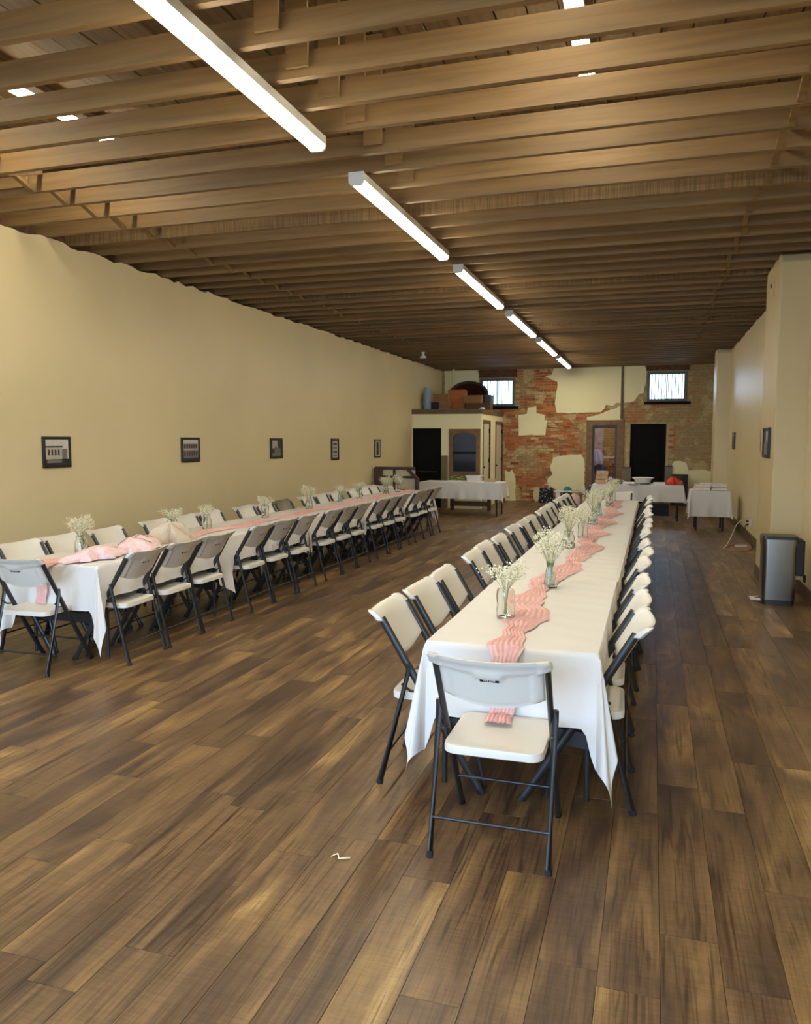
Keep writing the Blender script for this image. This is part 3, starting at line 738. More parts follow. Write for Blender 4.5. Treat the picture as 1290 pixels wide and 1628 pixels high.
for x, y, vk, bk, w in ((-.70, 3.95, 0, 0, 'nearest the viewer on the middle table row'), (-.585, 4.87, 1, 1, 'second from the front on the middle table row'), (-.66, 6.75, 2, 1, 'third from the front on the middle table row'), (-.60, 7.45, 0, 2, 'fourth from the front on the middle table row'), (-.60, 8.75, 2, 1, 'fifth from the front on the middle table row'), (-.60, 9.75, 1, 1, 'sixth from the front on the middle table row'), (-.55, 11.2, 2, 0, 'seventh from the front on the middle table row'), (-.56, 12.2, 0, 1, 'last at the far end of the middle table row'),
                        (-4.36, 5.2, 2, 1, 'nearest the front on the picture-wall table row'), (-4.42, 6.55, 0, 0, 'beside the plastic bag on the picture-wall table row'), (-4.38, 7.1, 2, 2, 'third from the front on the picture-wall table row'), (-4.36, 8.35, 0, 0, 'fourth from the front on the picture-wall table row'), (-4.36, 9.6, 2, 1, 'fifth from the front on the picture-wall table row'), (-4.40, 10.8, 1, 2, 'sixth from the front on the picture-wall table row'), (-4.40, 11.6, 0, 0, 'seventh from the front on the picture-wall table row'), (-4.3, 12.6, 2, 1, 'eighth from the front on the picture-wall table row'), (-4.25, 13.1, 0, 1, 'last at the far end of the picture-wall table row')):
    vase_with_flowers(x, y, vk, bk, w, .86 if x < -2 else 1.0)
# heap of tulle, folded gauze and a clear bag at the front of the picture-wall table
def heap(name, x, y, rx, ry, h, mat, label, cat, seed, z=.752, rough=.35, nf=7, n=26):
    rnd = random.Random(seed); ph = [rnd.uniform(0, 6.3) for _ in range(6)]
    def fn(u, v):
        a = u*2*pi; el = v*pi/2; k = 1+rough*.35*sin(nf*a+ph[0]+2*v)*cos(el)+rough*.3*sin(3*a+ph[1])*cos(el)+rough*.25*sin(11*a+5*v+ph[2])*cos(el)
        return (rx*cos(a)*cos(el)*k, ry*sin(a)*cos(el)*k, max(0, h*sin(el)*(1+rough*.3*sin(5*a+ph[3])*cos(el))))
    o = MB().grid(n, 10, fn).build(name, mat, None, smooth=True); o.location = (x, y, z); return tag(o, label, cat)
heap('tulle_heap', -4.06, 5.02, .11, .27, .085, M['pink_pale'], 'small crumpled heap of pale pink tulle by the front vase of the picture-wall table', 'fabric', 4, rough=.7)
t = thing('gauze_bundle', 'bundle of folded pink gauze tied with brown bands on the picture-wall table', 'fabric', (-4.08, 5.55, .757), .35)
rndg = [random.uniform(0, 6) for _ in range(4)]
def gz(x, y):
    k = max(0, 1-(x/.16)**2-(y/.29)**2)
    return .10*sqrt(k)*(1+.10*sin(y*42+2.5*sin(x*14+rndg[0]))+.06*sin(x*60+y*25+rndg[1]))
def gzp(u, v):
    a = u*2*pi; q = v**.8; x, y = .16*q*cos(a), .29*q*sin(a); w = 1+.07*sin(7*a+rndg[2])*q
    return (x*w, y*w, gz(x, y))
MB().grid(56, 18, gzp).build('folded_cloth', M['pink_pale'], t, smooth=True)
simple('brown_band', (112, 84, 72), .7)
for y in (-.10, -.01, .08):
    xw = .155*sqrt(1-(y/.29)**2)-.012
    MB().grid(20, 1, lambda u, v: (xw*(2*u-1), y+.014*v+.03*(u-.5), gz(xw*(2*u-1), y+.014*v+.03*(u-.5))+.004)).build('band', M['brown_band'], t)
bagm = NT('clear_plastic_film'); bagm.b.inputs['Base Color'].default_value = lin(240, 230, 212); bagm.b.inputs['Transmission Weight'].default_value = .45; bagm.b.inputs['Roughness'].default_value = .25; bagm.b.inputs['IOR'].default_value = 1.15; M['bag'] = bagm.m
heap('plastic_bag', -4.1, 6.05, .15, .24, .17, M['bag'], 'clear cream plastic bag standing behind the pink gauze bundle on the picture-wall table', 'bag', 9, rough=.8, nf=5, n=34)

# ------------------------------------------------------------------ framed photographs
simple('print_sky', (206, 202, 192), .4); simple('print_dark', (44, 40, 38), .4); simple('print_mid', (118, 112, 104), .4); simple('print_light', (182, 176, 164), .4)
def picture(loc, w, h, wall, style, label, th=.025):
    """frame hung flat on a wall; wall +1 faces +x (left wall), -1 faces -x (right wall)"""
    t = thing('picture_frame', label, 'picture', loc, 0, 'framed photographs on the left wall' if wall > 0 else 'framed photographs on the right wall')
    X = lambda d: d*wall
    f = .028
    b = MB()
    for y0, y1, z0, z1 in ((-w/2, w/2, 0, f), (-w/2, w/2, h-f, h), (-w/2, -w/2+f, f, h-f), (w/2-f, w/2, f, h-f)): b.box(min(0, X(th)), max(0, X(th)), y0, y1, z0, z1)
    b.build('frame', M['frame'], t, bevel=.003)
    b = MB(); x = X(th*.55)
    def quad(y0, y1, z0, z1, m, lift=0):
        b.mat(m); xx = x+X(lift); n = len(b.v); b.v += [Vector((xx, y0, z0)), Vector((xx, y1, z0)), Vector((xx, y1, z1)), Vector((xx, y0, z1))]; b.face(n, n+1, n+2, n+3)
    iw, ih = w-2*f, h-2*f; y0 = -iw/2
    Q = lambda a, c, e, g, m, l=.0008: quad(y0+a*iw, y0+c*iw, f+e*ih, f+g*ih, m, l)
    quad(y0, y0+iw, f, f+ih, 1 if style in (2, 3) else 0)
    if style == 0:
        Q(0, 1, 0, .22, 1); Q(.05, .72, .2, .68, 3); Q(.72, .95, .18, .62, 2); Q(0, .75, .68, .74, 1, .001); Q(.08, .7, .08, .2, 2, .001)
        for k in range(4): Q(.12+.14*k, .19+.14*k, .38, .6, 1, .0014)
    elif style == 1:
        Q(0, 1, 0, .5, 2); Q(0, 1, .48, .54, 3, .001); Q(.05, .95, .55, .8, 2); Q(0, 1, 0, .1, 1, .001)
        for k in range(6): Q(.08+.15*k, .16+.15*k, .60, .74, 1, .0014); Q(.08+.15*k, .16+.15*k, .2, .42, 1, .0014)
    elif style == 2:
        Q(.1, .6, .5, .95, 3); Q(.3, .9, .2, .5, 2); Q(.1, .95, .05, .2, 2); Q(.35, .5, .45, .6, 1, .0014)
    elif style == 3:
        Q(.1, .9, .05, .95, 3)
        for k in range(4): Q(.2, .8, .1+.21*k, .2+.21*k, 1 if k % 2 else 2, .0014)
    else:
        Q(.2, .8, .06, .92, 2); Q(.35, .65, .1, .8, 1, .0014)
    b.build('print', [M['print_sky'], M['print_dark'], M['print_mid'], M['print_light']], t)
    return t
for (y0, y1, z0, z1, st, lab) in ((6.29, 6.67, 1.38, 1.69, 0, 'black framed photo of a pale building front, nearest the viewer on the left wall'), (8.67, 9.08, 1.375, 1.69, 1, 'black framed photo of a two-storey row, second along the left wall'), (11.1, 11.51, 1.37, 1.69, 2, 'black framed dark photo, middle one of five on the left wall'), (13.54, 13.9, 1.29, 1.69, 3, 'black framed upright photo, fourth along the left wall'), (15.93, 16.3, 1.29, 1.68, 4, 'black framed upright photo, last on the left wall before the partition room')):
    picture((XL, (y0+y1)/2, z0), y1-y0, z1-z0, 1, st, lab)
picture((XP, 9.86, 1.46), .46, .34, -1, 2, 'black framed photo on the side of the tan pier above the trash can', .03)
picture((XR, 12.75, 1.48), .42, .33, -1, 3, 'black framed photo on the right wall just behind the tan pier')
picture((XR, 17.2, 1.48), .42, .34, -1, 4, 'black framed photo alone on the right wall near the far pier')

# ------------------------------------------------------------------ partition room at the back left
PX, PYF = -3.95, 18.7
pt = thing('partition_room', 'small cream partition room with brown roof board in the back left corner', 'booth', (0, 0, 0))
def wf(px, py): p = at(px, py, 1, PYF); return p.x, p.z
dxa, dza = wf(656.5, 681); dxb, _ = wf(702, 681); wxa, wza = wf(714.5, 682); wxb, wzb = wf(763.5, 768)
b = MB()
for q in ((XL, dxa, 0, 2.3), (dxb, wxa, 0, 2.3), (wxb, PX, 0, 2.3), (dxa, dxb, dza, 2.3), (wxa, wxb, wza, 2.3), (wxa, wxb, 0, .55)): b.box(q[0], q[1], PYF, PYF+.1, q[2], q[3])
b.build('front_wall', M['plaster'], pt)
O1, O2 = (18.95, 19.72), (20.55, 21.45)
b = MB()
for q in ((PYF+.1, O1[0], 0, 2.3), (O1[1], O2[0], 0, 2.3), (O2[1], YB, 0, 2.3), (O1[0], O1[1], 2.08, 2.3), (O2[0], O2[1], 2.08, 2.3)): b.box(PX-.1, PX, q[0], q[1], q[2], q[3])
b.build('side_wall', M['plaster'], pt)
MB().box(XL, PX+.02, PYF-.02, YB-.05, 2.30, 2.42).build('roof_board', M['brown'], pt, bevel=.006)
simple('olive', (118, 106, 66), .6)
MB().box(dxb+.005, wxa-.03, PYF-.012, PYF, 0, 1.29).build('wainscot_panel', M['olive'], pt)
dr = MB().box(dxa, dxb, PYF+.02, PYF+.06, 0, dza).build('door', M['black'], pt)
for a, c in ((.15, .86), (.93, dza-.12)): MB().box(dxa+.11, dxb-.11, PYF+.008, PYF+.02, a, c).build('door_panel', M['black'], dr, bevel=.006)
MB().box(dxa+.11, dxb-.11, PYF-.004, PYF+.02, .88, .905).build('mail_slot', M['steel_dark'], dr)
# arched window salvaged in a brown frame
MB().prism([(wxa, .62), (wxb, .62), (wxb, wza), (wxa, wza)], lambda a, c, d: (a, d, c), PYF+.05, PYF+.06).build('window_backing', M['dark_glass'], pt)
fr = MB(); t_ = .10
fr.box(wxa, wxa+t_, PYF-.03, PYF+.05, .62, wza).box(wxb-t_, wxb, PYF-.03, PYF+.05, .62, wza).box(wxa+t_, wxb-t_, PYF-.03, PYF+.05, .62, .86)
n = 12; arc = [(wxa+t_+(wxb-wxa-2*t_)*k/n, wza-.20+.10*sqrt(max(0, 1-(2*k/n-1)**2))) for k in range(n+1)]
fr.prism([(wxa+t_, wza)]+arc+[(wxb-t_, wza)], lambda a, c, d: (a, d, c), PYF-.03, PYF+.05)
wfr = fr.build('window_frame', M['door_wood'], pt)
MB().box(wxa+t_, wxb-t_, PYF+.0, PYF+.04, 1.335, 1.38).build('sash_rail', M['black'], wfr)
MB().box(wxa+t_, wxb-t_, PYF-.0, PYF+.045, .86, .905).build('sash_sill', M['grey_frame'], wfr)
for za, zb in ((.905, 1.335), (1.38, wza-.1)): MB().box(wxa+t_, wxb-t_, PYF+.028, PYF+.034, za, zb).build('pane', M['dark_glass'], wfr)
simple('door_white', (214, 206, 186), .45)
for (ya, yb) in (O1, O2):
    o = MB().box(PX-.11, PX+.015, ya-.07, ya, 0, 2.16).box(PX-.11, PX+.015, yb, yb+.07, 0, 2.16).box(PX-.11, PX+.015, ya, yb, 2.08, 2.16).build('door_frame', M['brown'], pt, bevel=.004)
    d = MB().box(PX-.055, PX-.015, ya, yb, 0, 2.08).build('side_door', M['door_white'], pt)
    for za, zb in ((.2, .95), (1.1, 1.95)): MB().box(PX-.015, PX-.006, ya+.12, yb-.12, za, zb).build('door_panel', M['door_white'], d, bevel=.005)
    MB().lathe([(.0, 0), (.022, .01), (.026, .035), (0, .05)], 10).build('door_knob', M['black'], d).matrix_local = Matrix.Translation((PX-.015, ya+.07, 1.0)) @ Matrix.Rotation(pi/2, 4, 'Y')
    for z in (.35, 1.1, 1.85): MB().box(PX-.02, PX+.004, yb-.03, yb, z, z+.1).build('hinge', M['black'], d)
# things on its roof
ZR = 2.422
def carton(name, x, y, z, w, d, h, mat, label, cat, a=0, lid=True, grp=None):
    t = thing(name, label, cat, (x, y, z), a, grp)
    MB().box(-w/2, w/2, -d/2, d/2, 0, h).build('body', mat, t, bevel=.006)
    if lid:
        for s in (-1, 1): MB().box(-w/2+.003, w/2-.003, min(s*.004, s*(d/2-.002)), max(s*.004, s*(d/2-.002)), h, h+.007).build('flap', mat, t)
    return t
simple('amber_card', (176, 104, 48), .7); simple('crate_tan', (150, 112, 70), .7); simple('dark_green', (52, 58, 44), .5); simple('dark_card', (92, 66, 40), .8); simple('near_black', (26, 22, 20), .6)
carton('cardboard_box', -5.24, 19.75, ZR, .42, .4, .20, M['near_black'], 'dark low box under a brown carton at the wall end of the partition roof', 'box')
carton('cardboard_box', -5.20, 19.75, ZR+.209, .40, .38, .20, M['card'], 'brown carton stacked on the dark box on the partition roof', 'box', .06)
t = thing('wooden_crate', 'small slatted tan crate at the front of the partition roof', 'crate', (-4.99, 19.2, ZR))
MB().box(-.12, .12, -.1, .1, .0, .02).build('base', M['crate_tan'], t)
for k in range(3):
    for s in (-1, 1):
        MB().box(-.125, .125, s*.1-.008, s*.1+.008, .015+.062*k, .065+.062*k).build('slat', M['crate_tan'], t); MB().box(s*.12-.006, s*.12+.006, -.092, .092, .015+.062*k, .065+.062*k).build('slat', M['crate_tan'], t)
carton('amber_box', -4.84, 19.95, ZR, .44, .36, .52, M['amber_card'], 'tall amber-brown carton in front of the oval mirror on the partition roof', 'box', .05)
carton('cardboard_box', -4.25, 19.85, ZR, .62, .4, .17, M['dark_card'], 'long flat dark brown box at the front of the partition roof', 'box')
carton('cardboard_box', -4.38, 19.85, ZR+.178, .48, .34, .19, M['card'], 'brown carton on the long flat box on the partition roof', 'box', -.05)
carton('storage_bin', -4.02, 19.9, ZR+.178, .16, .3, .2, M['dark_green'], 'dark green bin next to the barred window on the partition roof', 'bin')
t = thing('oval_mirror', 'large oval mirror in a thick dark frame leaning on the partition roof', 'mirror', (-4.68, 20.45, ZR+.40))
t.rotation_euler = (-.12, 0, 0)
n = 40; ring = [(.54*cos(2*pi*k/n), .36*sin(2*pi*k/n)) for k in range(n)]
b = MB(); rr = [[] for _ in range(n)]
rings = []
for k in range(n):
    a = 2*pi*k/n; c = Vector((cos(a), 0, sin(a))); p = Vector((.52*cos(a), 0, .36*sin(a)))
    rings.append([p+c*(.04*cos(q))+Vector((0, .03*sin(q), 0)) for q in [2*pi*i/8 for i in range(8)]])
b.loft(rings+[rings[0]], caps=False); b.build('frame', M['dark_wood'], t, smooth=True)
MB().prism([(.52*cos(2*pi*k/n), .36*sin(2*pi*k/n)) for k in range(n)], lambda a, c, d: (a, d, c), -.004, .006).build('mirror_glass', basic('aged_mirror', lin(150, 140, 120), .12, 1), t)
heap('paper_scrap', -4.02, 19.1, .07, .07, .05, M['paper'], 'crumpled white paper on the corner of the partition roof', 'paper', 15, z=ZR, rough=.6, n=14)
film = NT('blue_plastic_film'); film.b.inputs['Base Color'].default_value = lin(190, 206, 226); film.b.inputs['Transmission Weight'].default_value = .5; film.b.inputs['Roughness'].default_value = .35; film.b.inputs['IOR'].default_value = 1.1
t = MB().lathe([(.085, 0), (.095, .05), (.094, .3), (.085, .55), (.07, .58), (.055, .58), (.075, .5), (.085, .3), (.085, .02)], 20).build('plastic_roll', film.m, None, smooth=True); t.location = (-5.53, 19.5, ZR); tag(t, 'pale blue translucent plastic roll standing on the partition roof by the wall', 'roll')
b = MB().tube([(-5.33, 21.45, ZR), (-5.33, 21.45, 3.62)], .035, 10); tag(b.build('vent_pipe', M['plaster'], smooth=True), 'thin cream pipe rising from the partition roof to the joists', 'pipe')
# white fixture under the joists above the partition room
t = thing('smoke_detector', 'small white fixture hanging under the joists above the partition room', 'detector', (-4.95, 17.1, 3.49))
MB().lathe([(.03, .13), (.03, .06), (.07, .03), (.075, 0), (0, -.005)], 16).build('body', M['white'], t, smooth=True); MB().lathe([(.05, .128), (.05, .12), (.0, .118)], 14).build('base', M['white'], t)

# ------------------------------------------------------------------ buffet tables along the back
def buffet(name, x0, x1, y0, y1, D, De, lab, clab, seed, leg='rubber', lift=None):
    L, w = x1-x0, y1-y0
    t = thing('buffet_table', lab, 'table', (x0, (y0+y1)/2, 0), 0)
    MB().box(.005, L-.005, -w/2+.005, w/2-.005, .70, .735).build('tabletop', M['white_plastic'], t)
    for x in (.10, L-.10):
        for s in (-1, 1): MB().tube([(x, s*(w/2-.06), .70), (x, s*(w/2-.06), 0)], .018, 8).build('leg', M['steel_dark'], t)
        MB().box(x-.012, x+.012, -w/2+.06, w/2-.06, .36, .40).build('crossbar', M['steel_dark'], t)
    c = make_cloth(L, w, D, De, True, True, {}, seed); c.rotation_euler = (0, 0, -pi/2); c.location = (x0, (y0+y1)/2, .738)
    tag(c, clab, 'tablecloth', 'white cloths on the back tables'); return t
buffet('a', -1.20, .62, 16.95, 17.7, .34, .30, 'folding table under a white cloth in front of the glazed door', 'white cloth over the table in front of the glazed door', 51)
buffet('b', .70, 1.36, 15.35, 16.0, .47, .26, 'small dark legged table under a white cloth by the right wall', 'white cloth with long corners over the small table by the right wall', 52)
buffet('c', -4.95, -3.12, 16.85, 17.6, .36, .34, 'folding table under a white cloth before the partition room', 'white cloth over the table before the partition room', 53)
buffet('d', -5.60, -5.02, 14.55, 15.15, .36, .25, 'small table under a white cloth against the picture wall', 'white cloth over the small table against the picture wall', 54)
ZT = .7425
# on the table before the glazed door
simple('kraft', (196, 166, 126), .8); simple('pink_pack', (206, 130, 124), .6); simple('foil', (150, 140, 120), .3, .8); simple('red_bag', (214, 60, 44), .5); simple('mauve', (150, 104, 110), .6); simple('basket', (84, 58, 34), .8)
for k in range(3): carton('food_box', -1.03+.01*k, 17.25, ZT+.003+k*.09, .24, .22, .084, M['kraft'], 'flat kraft paper box, %s of the stack of three by the glazed door' % ['lowest', 'middle', 'topmost'][k], 'box', .03*k, False, 'stack of kraft boxes')
o = MB().rbox(-.07, .07, -.04, .04, 0, .035, .015, ez=.008).build('sweet_packet', M['pink_pack'], smooth=True); o.location = (-1.02, 17.05, ZT+.001); tag(o, 'small pink packet in front of the kraft box stack', 'packet')
o = MB().lathe([(.19, 0), (.20, .006), (.17, .012), (.15, .04), (.09, .075), (0, .085)], 24, wob=lambda a, z: 1+.03*sin(9*a)*(z > .01)).build('foil_platter', M['foil'], smooth=True); o.location = (-.66, 17.35, ZT+.001); tag(o, 'round platter domed with foil beside the kraft boxes', 'platter')
o = MB().box(-.12, .12, -.08, .08, 0, .05).build('napkin_stack', M['paper'], bevel=.006); o.location = (-.46, 17.12, ZT+.001); tag(o, 'white napkin stack between the foil platter and the fluted bowl', 'napkins')
t = thing('fluted_bowl', 'white wide-rimmed fluted bowl on a dark stand on the back table', 'bowl', (-.18, 17.3, ZT+.001))
MB().lathe([(.14, .02), (.15, .03), (.17, .1), (.22, .135), (.215, .142), (.16, .11), (.14, .045), (0, .04)], 28, wob=lambda a, z: 1+.04*cos(10*a)*(z > .09)).build('bowl', M['white'], t, smooth=True); MB().lathe([(.15, 0), (.15, .022), (.10, .022), (.0, .022)], 20).build('stand', M['rubber'], t)
o = MB().lathe([(.07, 0), (.12, .012), (.13, .02), (.122, .02), (.07, .008), (0, .008)], 24).build('plate', M['white'], smooth=True); o.location = (-.36, 17.0, ZT+.001); tag(o, 'white plate in front of the fluted bowl', 'plate')
for k in range(2):
    o = MB().rbox(-.12, .12, -.09, .09, 0, .022, .01).build('serving_tray', M['white']); o.location = (.15, 17.2, ZT+.001+.024*k); tag(o, '%s white tray of the pair beside the red bag' % ['lower', 'upper'][k], 'tray', 'white trays')
heap('red_bag', .43, 17.2, .15, .12, .15, M['red_bag'], 'crumpled bright red bag on the back table', 'bag', 31, z=ZT+.001, rough=.5)
heap('mauve_packet', .585, 17.1, .03, .06, .10, M['mauve'], 'small mauve packet between the red bag and the dark basket', 'packet', 32, z=ZT+.001, rough=.4, n=14)
t = thing('wicker_basket', 'dark brown basket behind the red bag on the back table', 'basket', (.50, 17.52, ZT+.001))
MB().lathe([(.085, 0), (.10, .08), (.11, .15), (.10, .15), (.08, .01), (0, .01)], 18, wob=lambda a, z: 1+.02*cos(18*a)).build('body', M['basket'], t); MB().lathe([(.108, .145), (.118, .152), (.108, .165), (.098, .152)], 18, caps=False).build('rim', M['basket'], t)
carton('black_box', .67, 21.2, 0, .40, .32, .80, M['near_black'], 'tall black box standing on the floor past the black doorway', 'box', 0, False)
o = carton('storage_crate', .1, 18.4, 0, .55, .35, .26, M['near_black'], 'black crate on the floor under the table before the glazed door', 'crate', 0, False)
# flat white boxes on the small table
pat = NT('pink_patterned_card'); v_ = pat.add('ShaderNodeTexVoronoi'); v_.inputs['Scale'].default_value = 40; tc_ = pat.add('ShaderNodeTexCoord'); pat.ln(tc_, v_, 3); rp_ = pat.ramp([(.15, lin(196, 128, 124)), (.4, lin(232, 222, 212))]); pat.ln(v_, rp_); pat.t.links.new(rp_.outputs[0], pat.b.inputs['Base Color']); M['pattern'] = pat.m
for k, (x, y, z, lab) in enumerate(((.89, 15.55, 0, 'lower pink-patterned white box toward the aisle on the small table'), (.90, 15.56, .058, 'upper pink-patterned white box toward the aisle on the small table'), (1.19, 15.6, 0, 'lower pink-patterned white box by the wall on the small table'), (1.18, 15.61, .058, 'upper pink-patterned white box by the wall on the small table'))):
    carton('cake_box', x, y, ZT+.002+z, .275, .25, .052, M['pattern'], lab, 'box', random.uniform(-.02, .02), False, 'cake boxes on the small table')
o = MB().box(-.17, .17, -.12, .12, 0, .012).build('paper_sheet', M['paper']); o.location = (1.05, 15.58, ZT+.116); o.rotation_euler = (0, 0, .1); tag(o, 'white sheet of card bridging the cake boxes', 'sheet')
# on the table before the partition room
simple('leaf', (104, 120, 48), .6, 0, .3); simple('leaf_pale', (176, 176, 92), .6, 0, .2); simple('tan_box', (190, 170, 122), .8)
t = thing('salad_tray', 'tray of green and yellow leaves on the table before the partition room', 'tray', (-4.17, 17.12, ZT+.001))
MB().rbox(-.19, .19, -.12, .12, 0, .03, .03).build('tray', M['white'], t)
for k, mt in enumerate(('leaf', 'leaf_pale')):
    rnd = random.Random(k+60); b = MB()
    for i in range(70):
        p = Vector((rnd.uniform(-.17, .17), rnd.uniform(-.1, .1), .03+rnd.uniform(0, .09))); R = Matrix.Rotation(rnd.uniform(0, 6), 3, 'Z') @ Matrix.Rotation(rnd.uniform(-1, 1), 3, 'X')
        n = len(b.v); b.v += [p+R @ Vector(q) for q in ((-.035, 0, 0), (0, -.014, .004), (.04, 0, .012), (0, .014, .004))]; b.face(n, n+1, n+2, n+3)
    o = b.build('leaves', M[mt], t); o['kind'] = 'stuff'
t = thing('plastic_basket', 'white rimmed basket on the table before the partition room', 'basket', (-3.77, 17.15, ZT+.001))
MB().rbox(-.15, .15, -.11, .11, 0, .12, .03, taper=1.1).build('body', M['white'], t); MB().rbox(-.185, .185, -.14, .14, .12, .14, .04).build('rim', M['white'], t)
carton('tan_box', -3.42, 17.2, ZT+.001, .24, .22, .065, M['tan_box'], 'flat tan box at the aisle end of the table before the partition room', 'box', 0, False)
t = thing('wooden_bench', 'brown wooden bench under the table before the partition room', 'bench', (-4.1, 18.25, 0))
MB().box(-.5, .5, -.15, .15, .28, .32).build('seat', M['door_wood'], t)
for s in (-1, 1): MB().box(s*.45-.02, s*.45+.02, -.13, .13, 0, .28).build('leg', M['dark_wood'], t)
MB().box(-.43, .43, -.012, .012, .1, .22).build('stretcher', M['door_wood'], t)
# dark wooden settle against the picture wall
simple('cream_pad', (214, 200, 164), .8)
t = thing('wooden_settle', 'dark brown wooden hall seat with cream panels against the picture wall', 'seat', (-5.18, 15.85, 0))
b = MB(); b.box(-.48, -.30, -.05, .05, 0, 1.08); b.build('side_panel', M['dark_wood'], t, bevel=.01)
MB().box(-.47, .42, -.03, .03, 1.04, 1.10).build('top_rail', M['dark_wood'], t, bevel=.01)
MB().prism([(.22, 1.06), (.30, 1.06), (.50, .86), (.50, .0), (.43, .0), (.43, .84)], lambda a, c, d: (a, d, c), -.05, .05).build('side_panel', M['dark_wood'], t)
MB().box(-.30, .46, -.035, .035, .86, .91).build('middle_rail', M['dark_wood'], t, bevel=.008)
MB().box(-.30, .44, -.035, .035, .42, .62).build('lower_rail', M['dark_wood'], t)
MB().box(-.06, -.01, -.03, .03, .62, 1.04).build('upright', M['dark_wood'], t)
MB().box(-.30, .42, .012, .028, .62, 1.03).build('back_panel', M['cream_pad'], t)
MB().box(-.47, .48, -.42, .04, .36, .42).build('seat', M['dark_wood'], t, bevel=.01)
for s in (-.44, .45): MB().box(s-.03, s+.03, -.42, -.36, 0, .36).build('leg', M['dark_wood'], t)
# ------------------------------------------------------------------ clutter along the brick wall
fl_ = NT('black_floral_fabric'); v_ = fl_.add('ShaderNodeTexVoronoi'); v_.inputs['Scale'].default_value = 16; tc_ = fl_.add('ShaderNodeTexCoord'); fl_.ln(tc_, v_, 3); rp_ = fl_.ramp([(.18, lin(206, 206, 210)), (.32, lin(24, 24, 30))]); fl_.ln(v_, rp_); fl_.t.links.new(rp_.outputs[0], fl_.b.inputs['Base Color']); fl_.b.inputs['Roughness'].default_value = .8
t = thing('tote_bag', 'black and white floral tote bag on the floor by the brick wall', 'bag', (-2.68, 21.1, 0))
MB().rbox(-.2, .2, -.1, .1, 0, .40, .05, taper=.86, ez=.02).build('body', fl_.m, t, smooth=True)
for y in (-.07, .07): MB().tube([(-.09, y, .38), (-.08, y, .46), (-.03, y*.8, .50), (.03, y*.8, .50), (.08, y, .46), (.09, y, .38)], .01, 6).build('handle', M['white'], t)
simple('cream_board', (206, 190, 142), .7)
o = MB().prism([(.11*cos(2*pi*k/20), .2+.2*sin(2*pi*k/20)) for k in range(20)], lambda a, c, d: (a, d, c), -.012, .012).build('round_board', M['cream_board']); o.location = (-2.97, 21.42, .0); o.rotation_euler = (-.18, 0, 0); tag(o, 'cream oval board leaning on the brick wall beside the floral tote', 'board')
t = thing('side_table', 'small low table with white top and black body beside the floral tote', 'table', (-2.22, 21.12, 0))
MB().box(-.24, .22, -.13, .13, .30, .335).build('tabletop', M['white'], t, bevel=.005); MB().box(-.0, .2, -.11, .11, .02, .30).build('body', M['near_black'], t); MB().box(-.2, -.08, -.1, .1, 0.0, .30).build('leg', M['white'], t); MB().box(.16, .2, -.11, .11, 0, .02).build('leg', M['near_black'], t)
simple('teal', (52, 128, 132), .7)
heap('teal_cloth', -2.13, 21.12, .10, .08, .11, M['teal'], 'teal folded cloth on the small low table by the brick wall', 'cloth', 41, z=.336, rough=.4, n=16)
simple('peach', (222, 176, 146), .7)
heap('shopping_bag', -1.92, 20.95, .14, .12, .30, M['pink_pale'], 'pale pink bag on the floor between the low table and the wooden crate', 'bag', 42, z=0, rough=.35, n=18)
heap('peach_towel', -1.92, 20.95, .10, .08, .06, M['peach'], 'peach towel heaped on the pale pink bag by the wall', 'towel', 43, z=.30, rough=.5, n=16)
t = thing('wooden_crate', 'brown wooden crate by the glazed door with bottles on it', 'crate', (-1.62, 21.15, 0))
MB().box(-.19, .19, -.14, .14, 0, .02).build('base', M['card'], t)
for k in range(3):
    z = .02+.075*k
    for s in (-1, 1): MB().box(-.19, .19, s*.14-.008, s*.14+.008, z, z+.066).build('slat', M['card'], t); MB().box(s*.18-.008, s*.18+.008, -.132, .132, z, z+.066).build('slat', M['card'], t)
MB().box(-.19, .19, -.149, .149, .246, .262).build('lid', M['card'], t)
for x, y, mt, lab in ((-1.70, 21.13, 'white', 'white bottle on the wooden crate, beside a dark bottle'), (-1.54, 21.15, 'near_black', 'dark bottle on the wooden crate, beside a white bottle')):
    t = thing('bottle', lab, 'bottle', (x, y, .263)); MB().lathe([(.035, 0), (.04, .01), (.04, .14), (.016, .18), (.016, .21)], 14).build('body', M[mt], t, smooth=True); MB().lathe([(.019, .21), (.019, .235)], 12).build('cap', M['white'], t)
# behind the glazed door: shelf with a lilac bundle, a white frame
t = thing('storage_shelf', 'low shelf standing in the back room behind the glazed door', 'shelf', (-1.25, 22.6, 0))
MB().box(-.5, .5, -.2, .2, .72, .76).build('top', M['dark_wood'], t); MB().box(-.5, .5, -.2, .2, .3, .33).build('shelf', M['dark_wood'], t)
for s in (-1, 1): MB().box(s*.48-.02, s*.48+.02, -.2, .2, 0, .72).build('side_panel', M['dark_wood'], t)
simple('lilac', (206, 178, 196), .8); simple('indigo', (88, 84, 130), .7)
heap('indigo_cushion', -1.40, 22.55, .22, .15, .24, M['indigo'], 'indigo cushion behind the door glass under the lilac bundle', 'cushion', 71, z=.761, rough=.3)
heap('lilac_bundle', -1.48, 22.55, .17, .12, .42, M['lilac'], 'pale lilac flowery bundle behind the door glass', 'bundle', 72, z=1.0, rough=.6)
t = thing('white_frame', 'white empty frame leaning behind the door glass', 'frame', (-1.14, 23.5, .0)); b = MB()
for q in ((-.45, .3, 1.55, 1.6), (.25, .3, .4, 1.75), (-.45, -.4, .4, 1.6)): b.box(q[0], q[1], -.02, .02, q[2]-.4, q[3]-.4)
b.box(-.45, .3, -.02, .02, 0, .05); b.build('rails', M['white'], t)

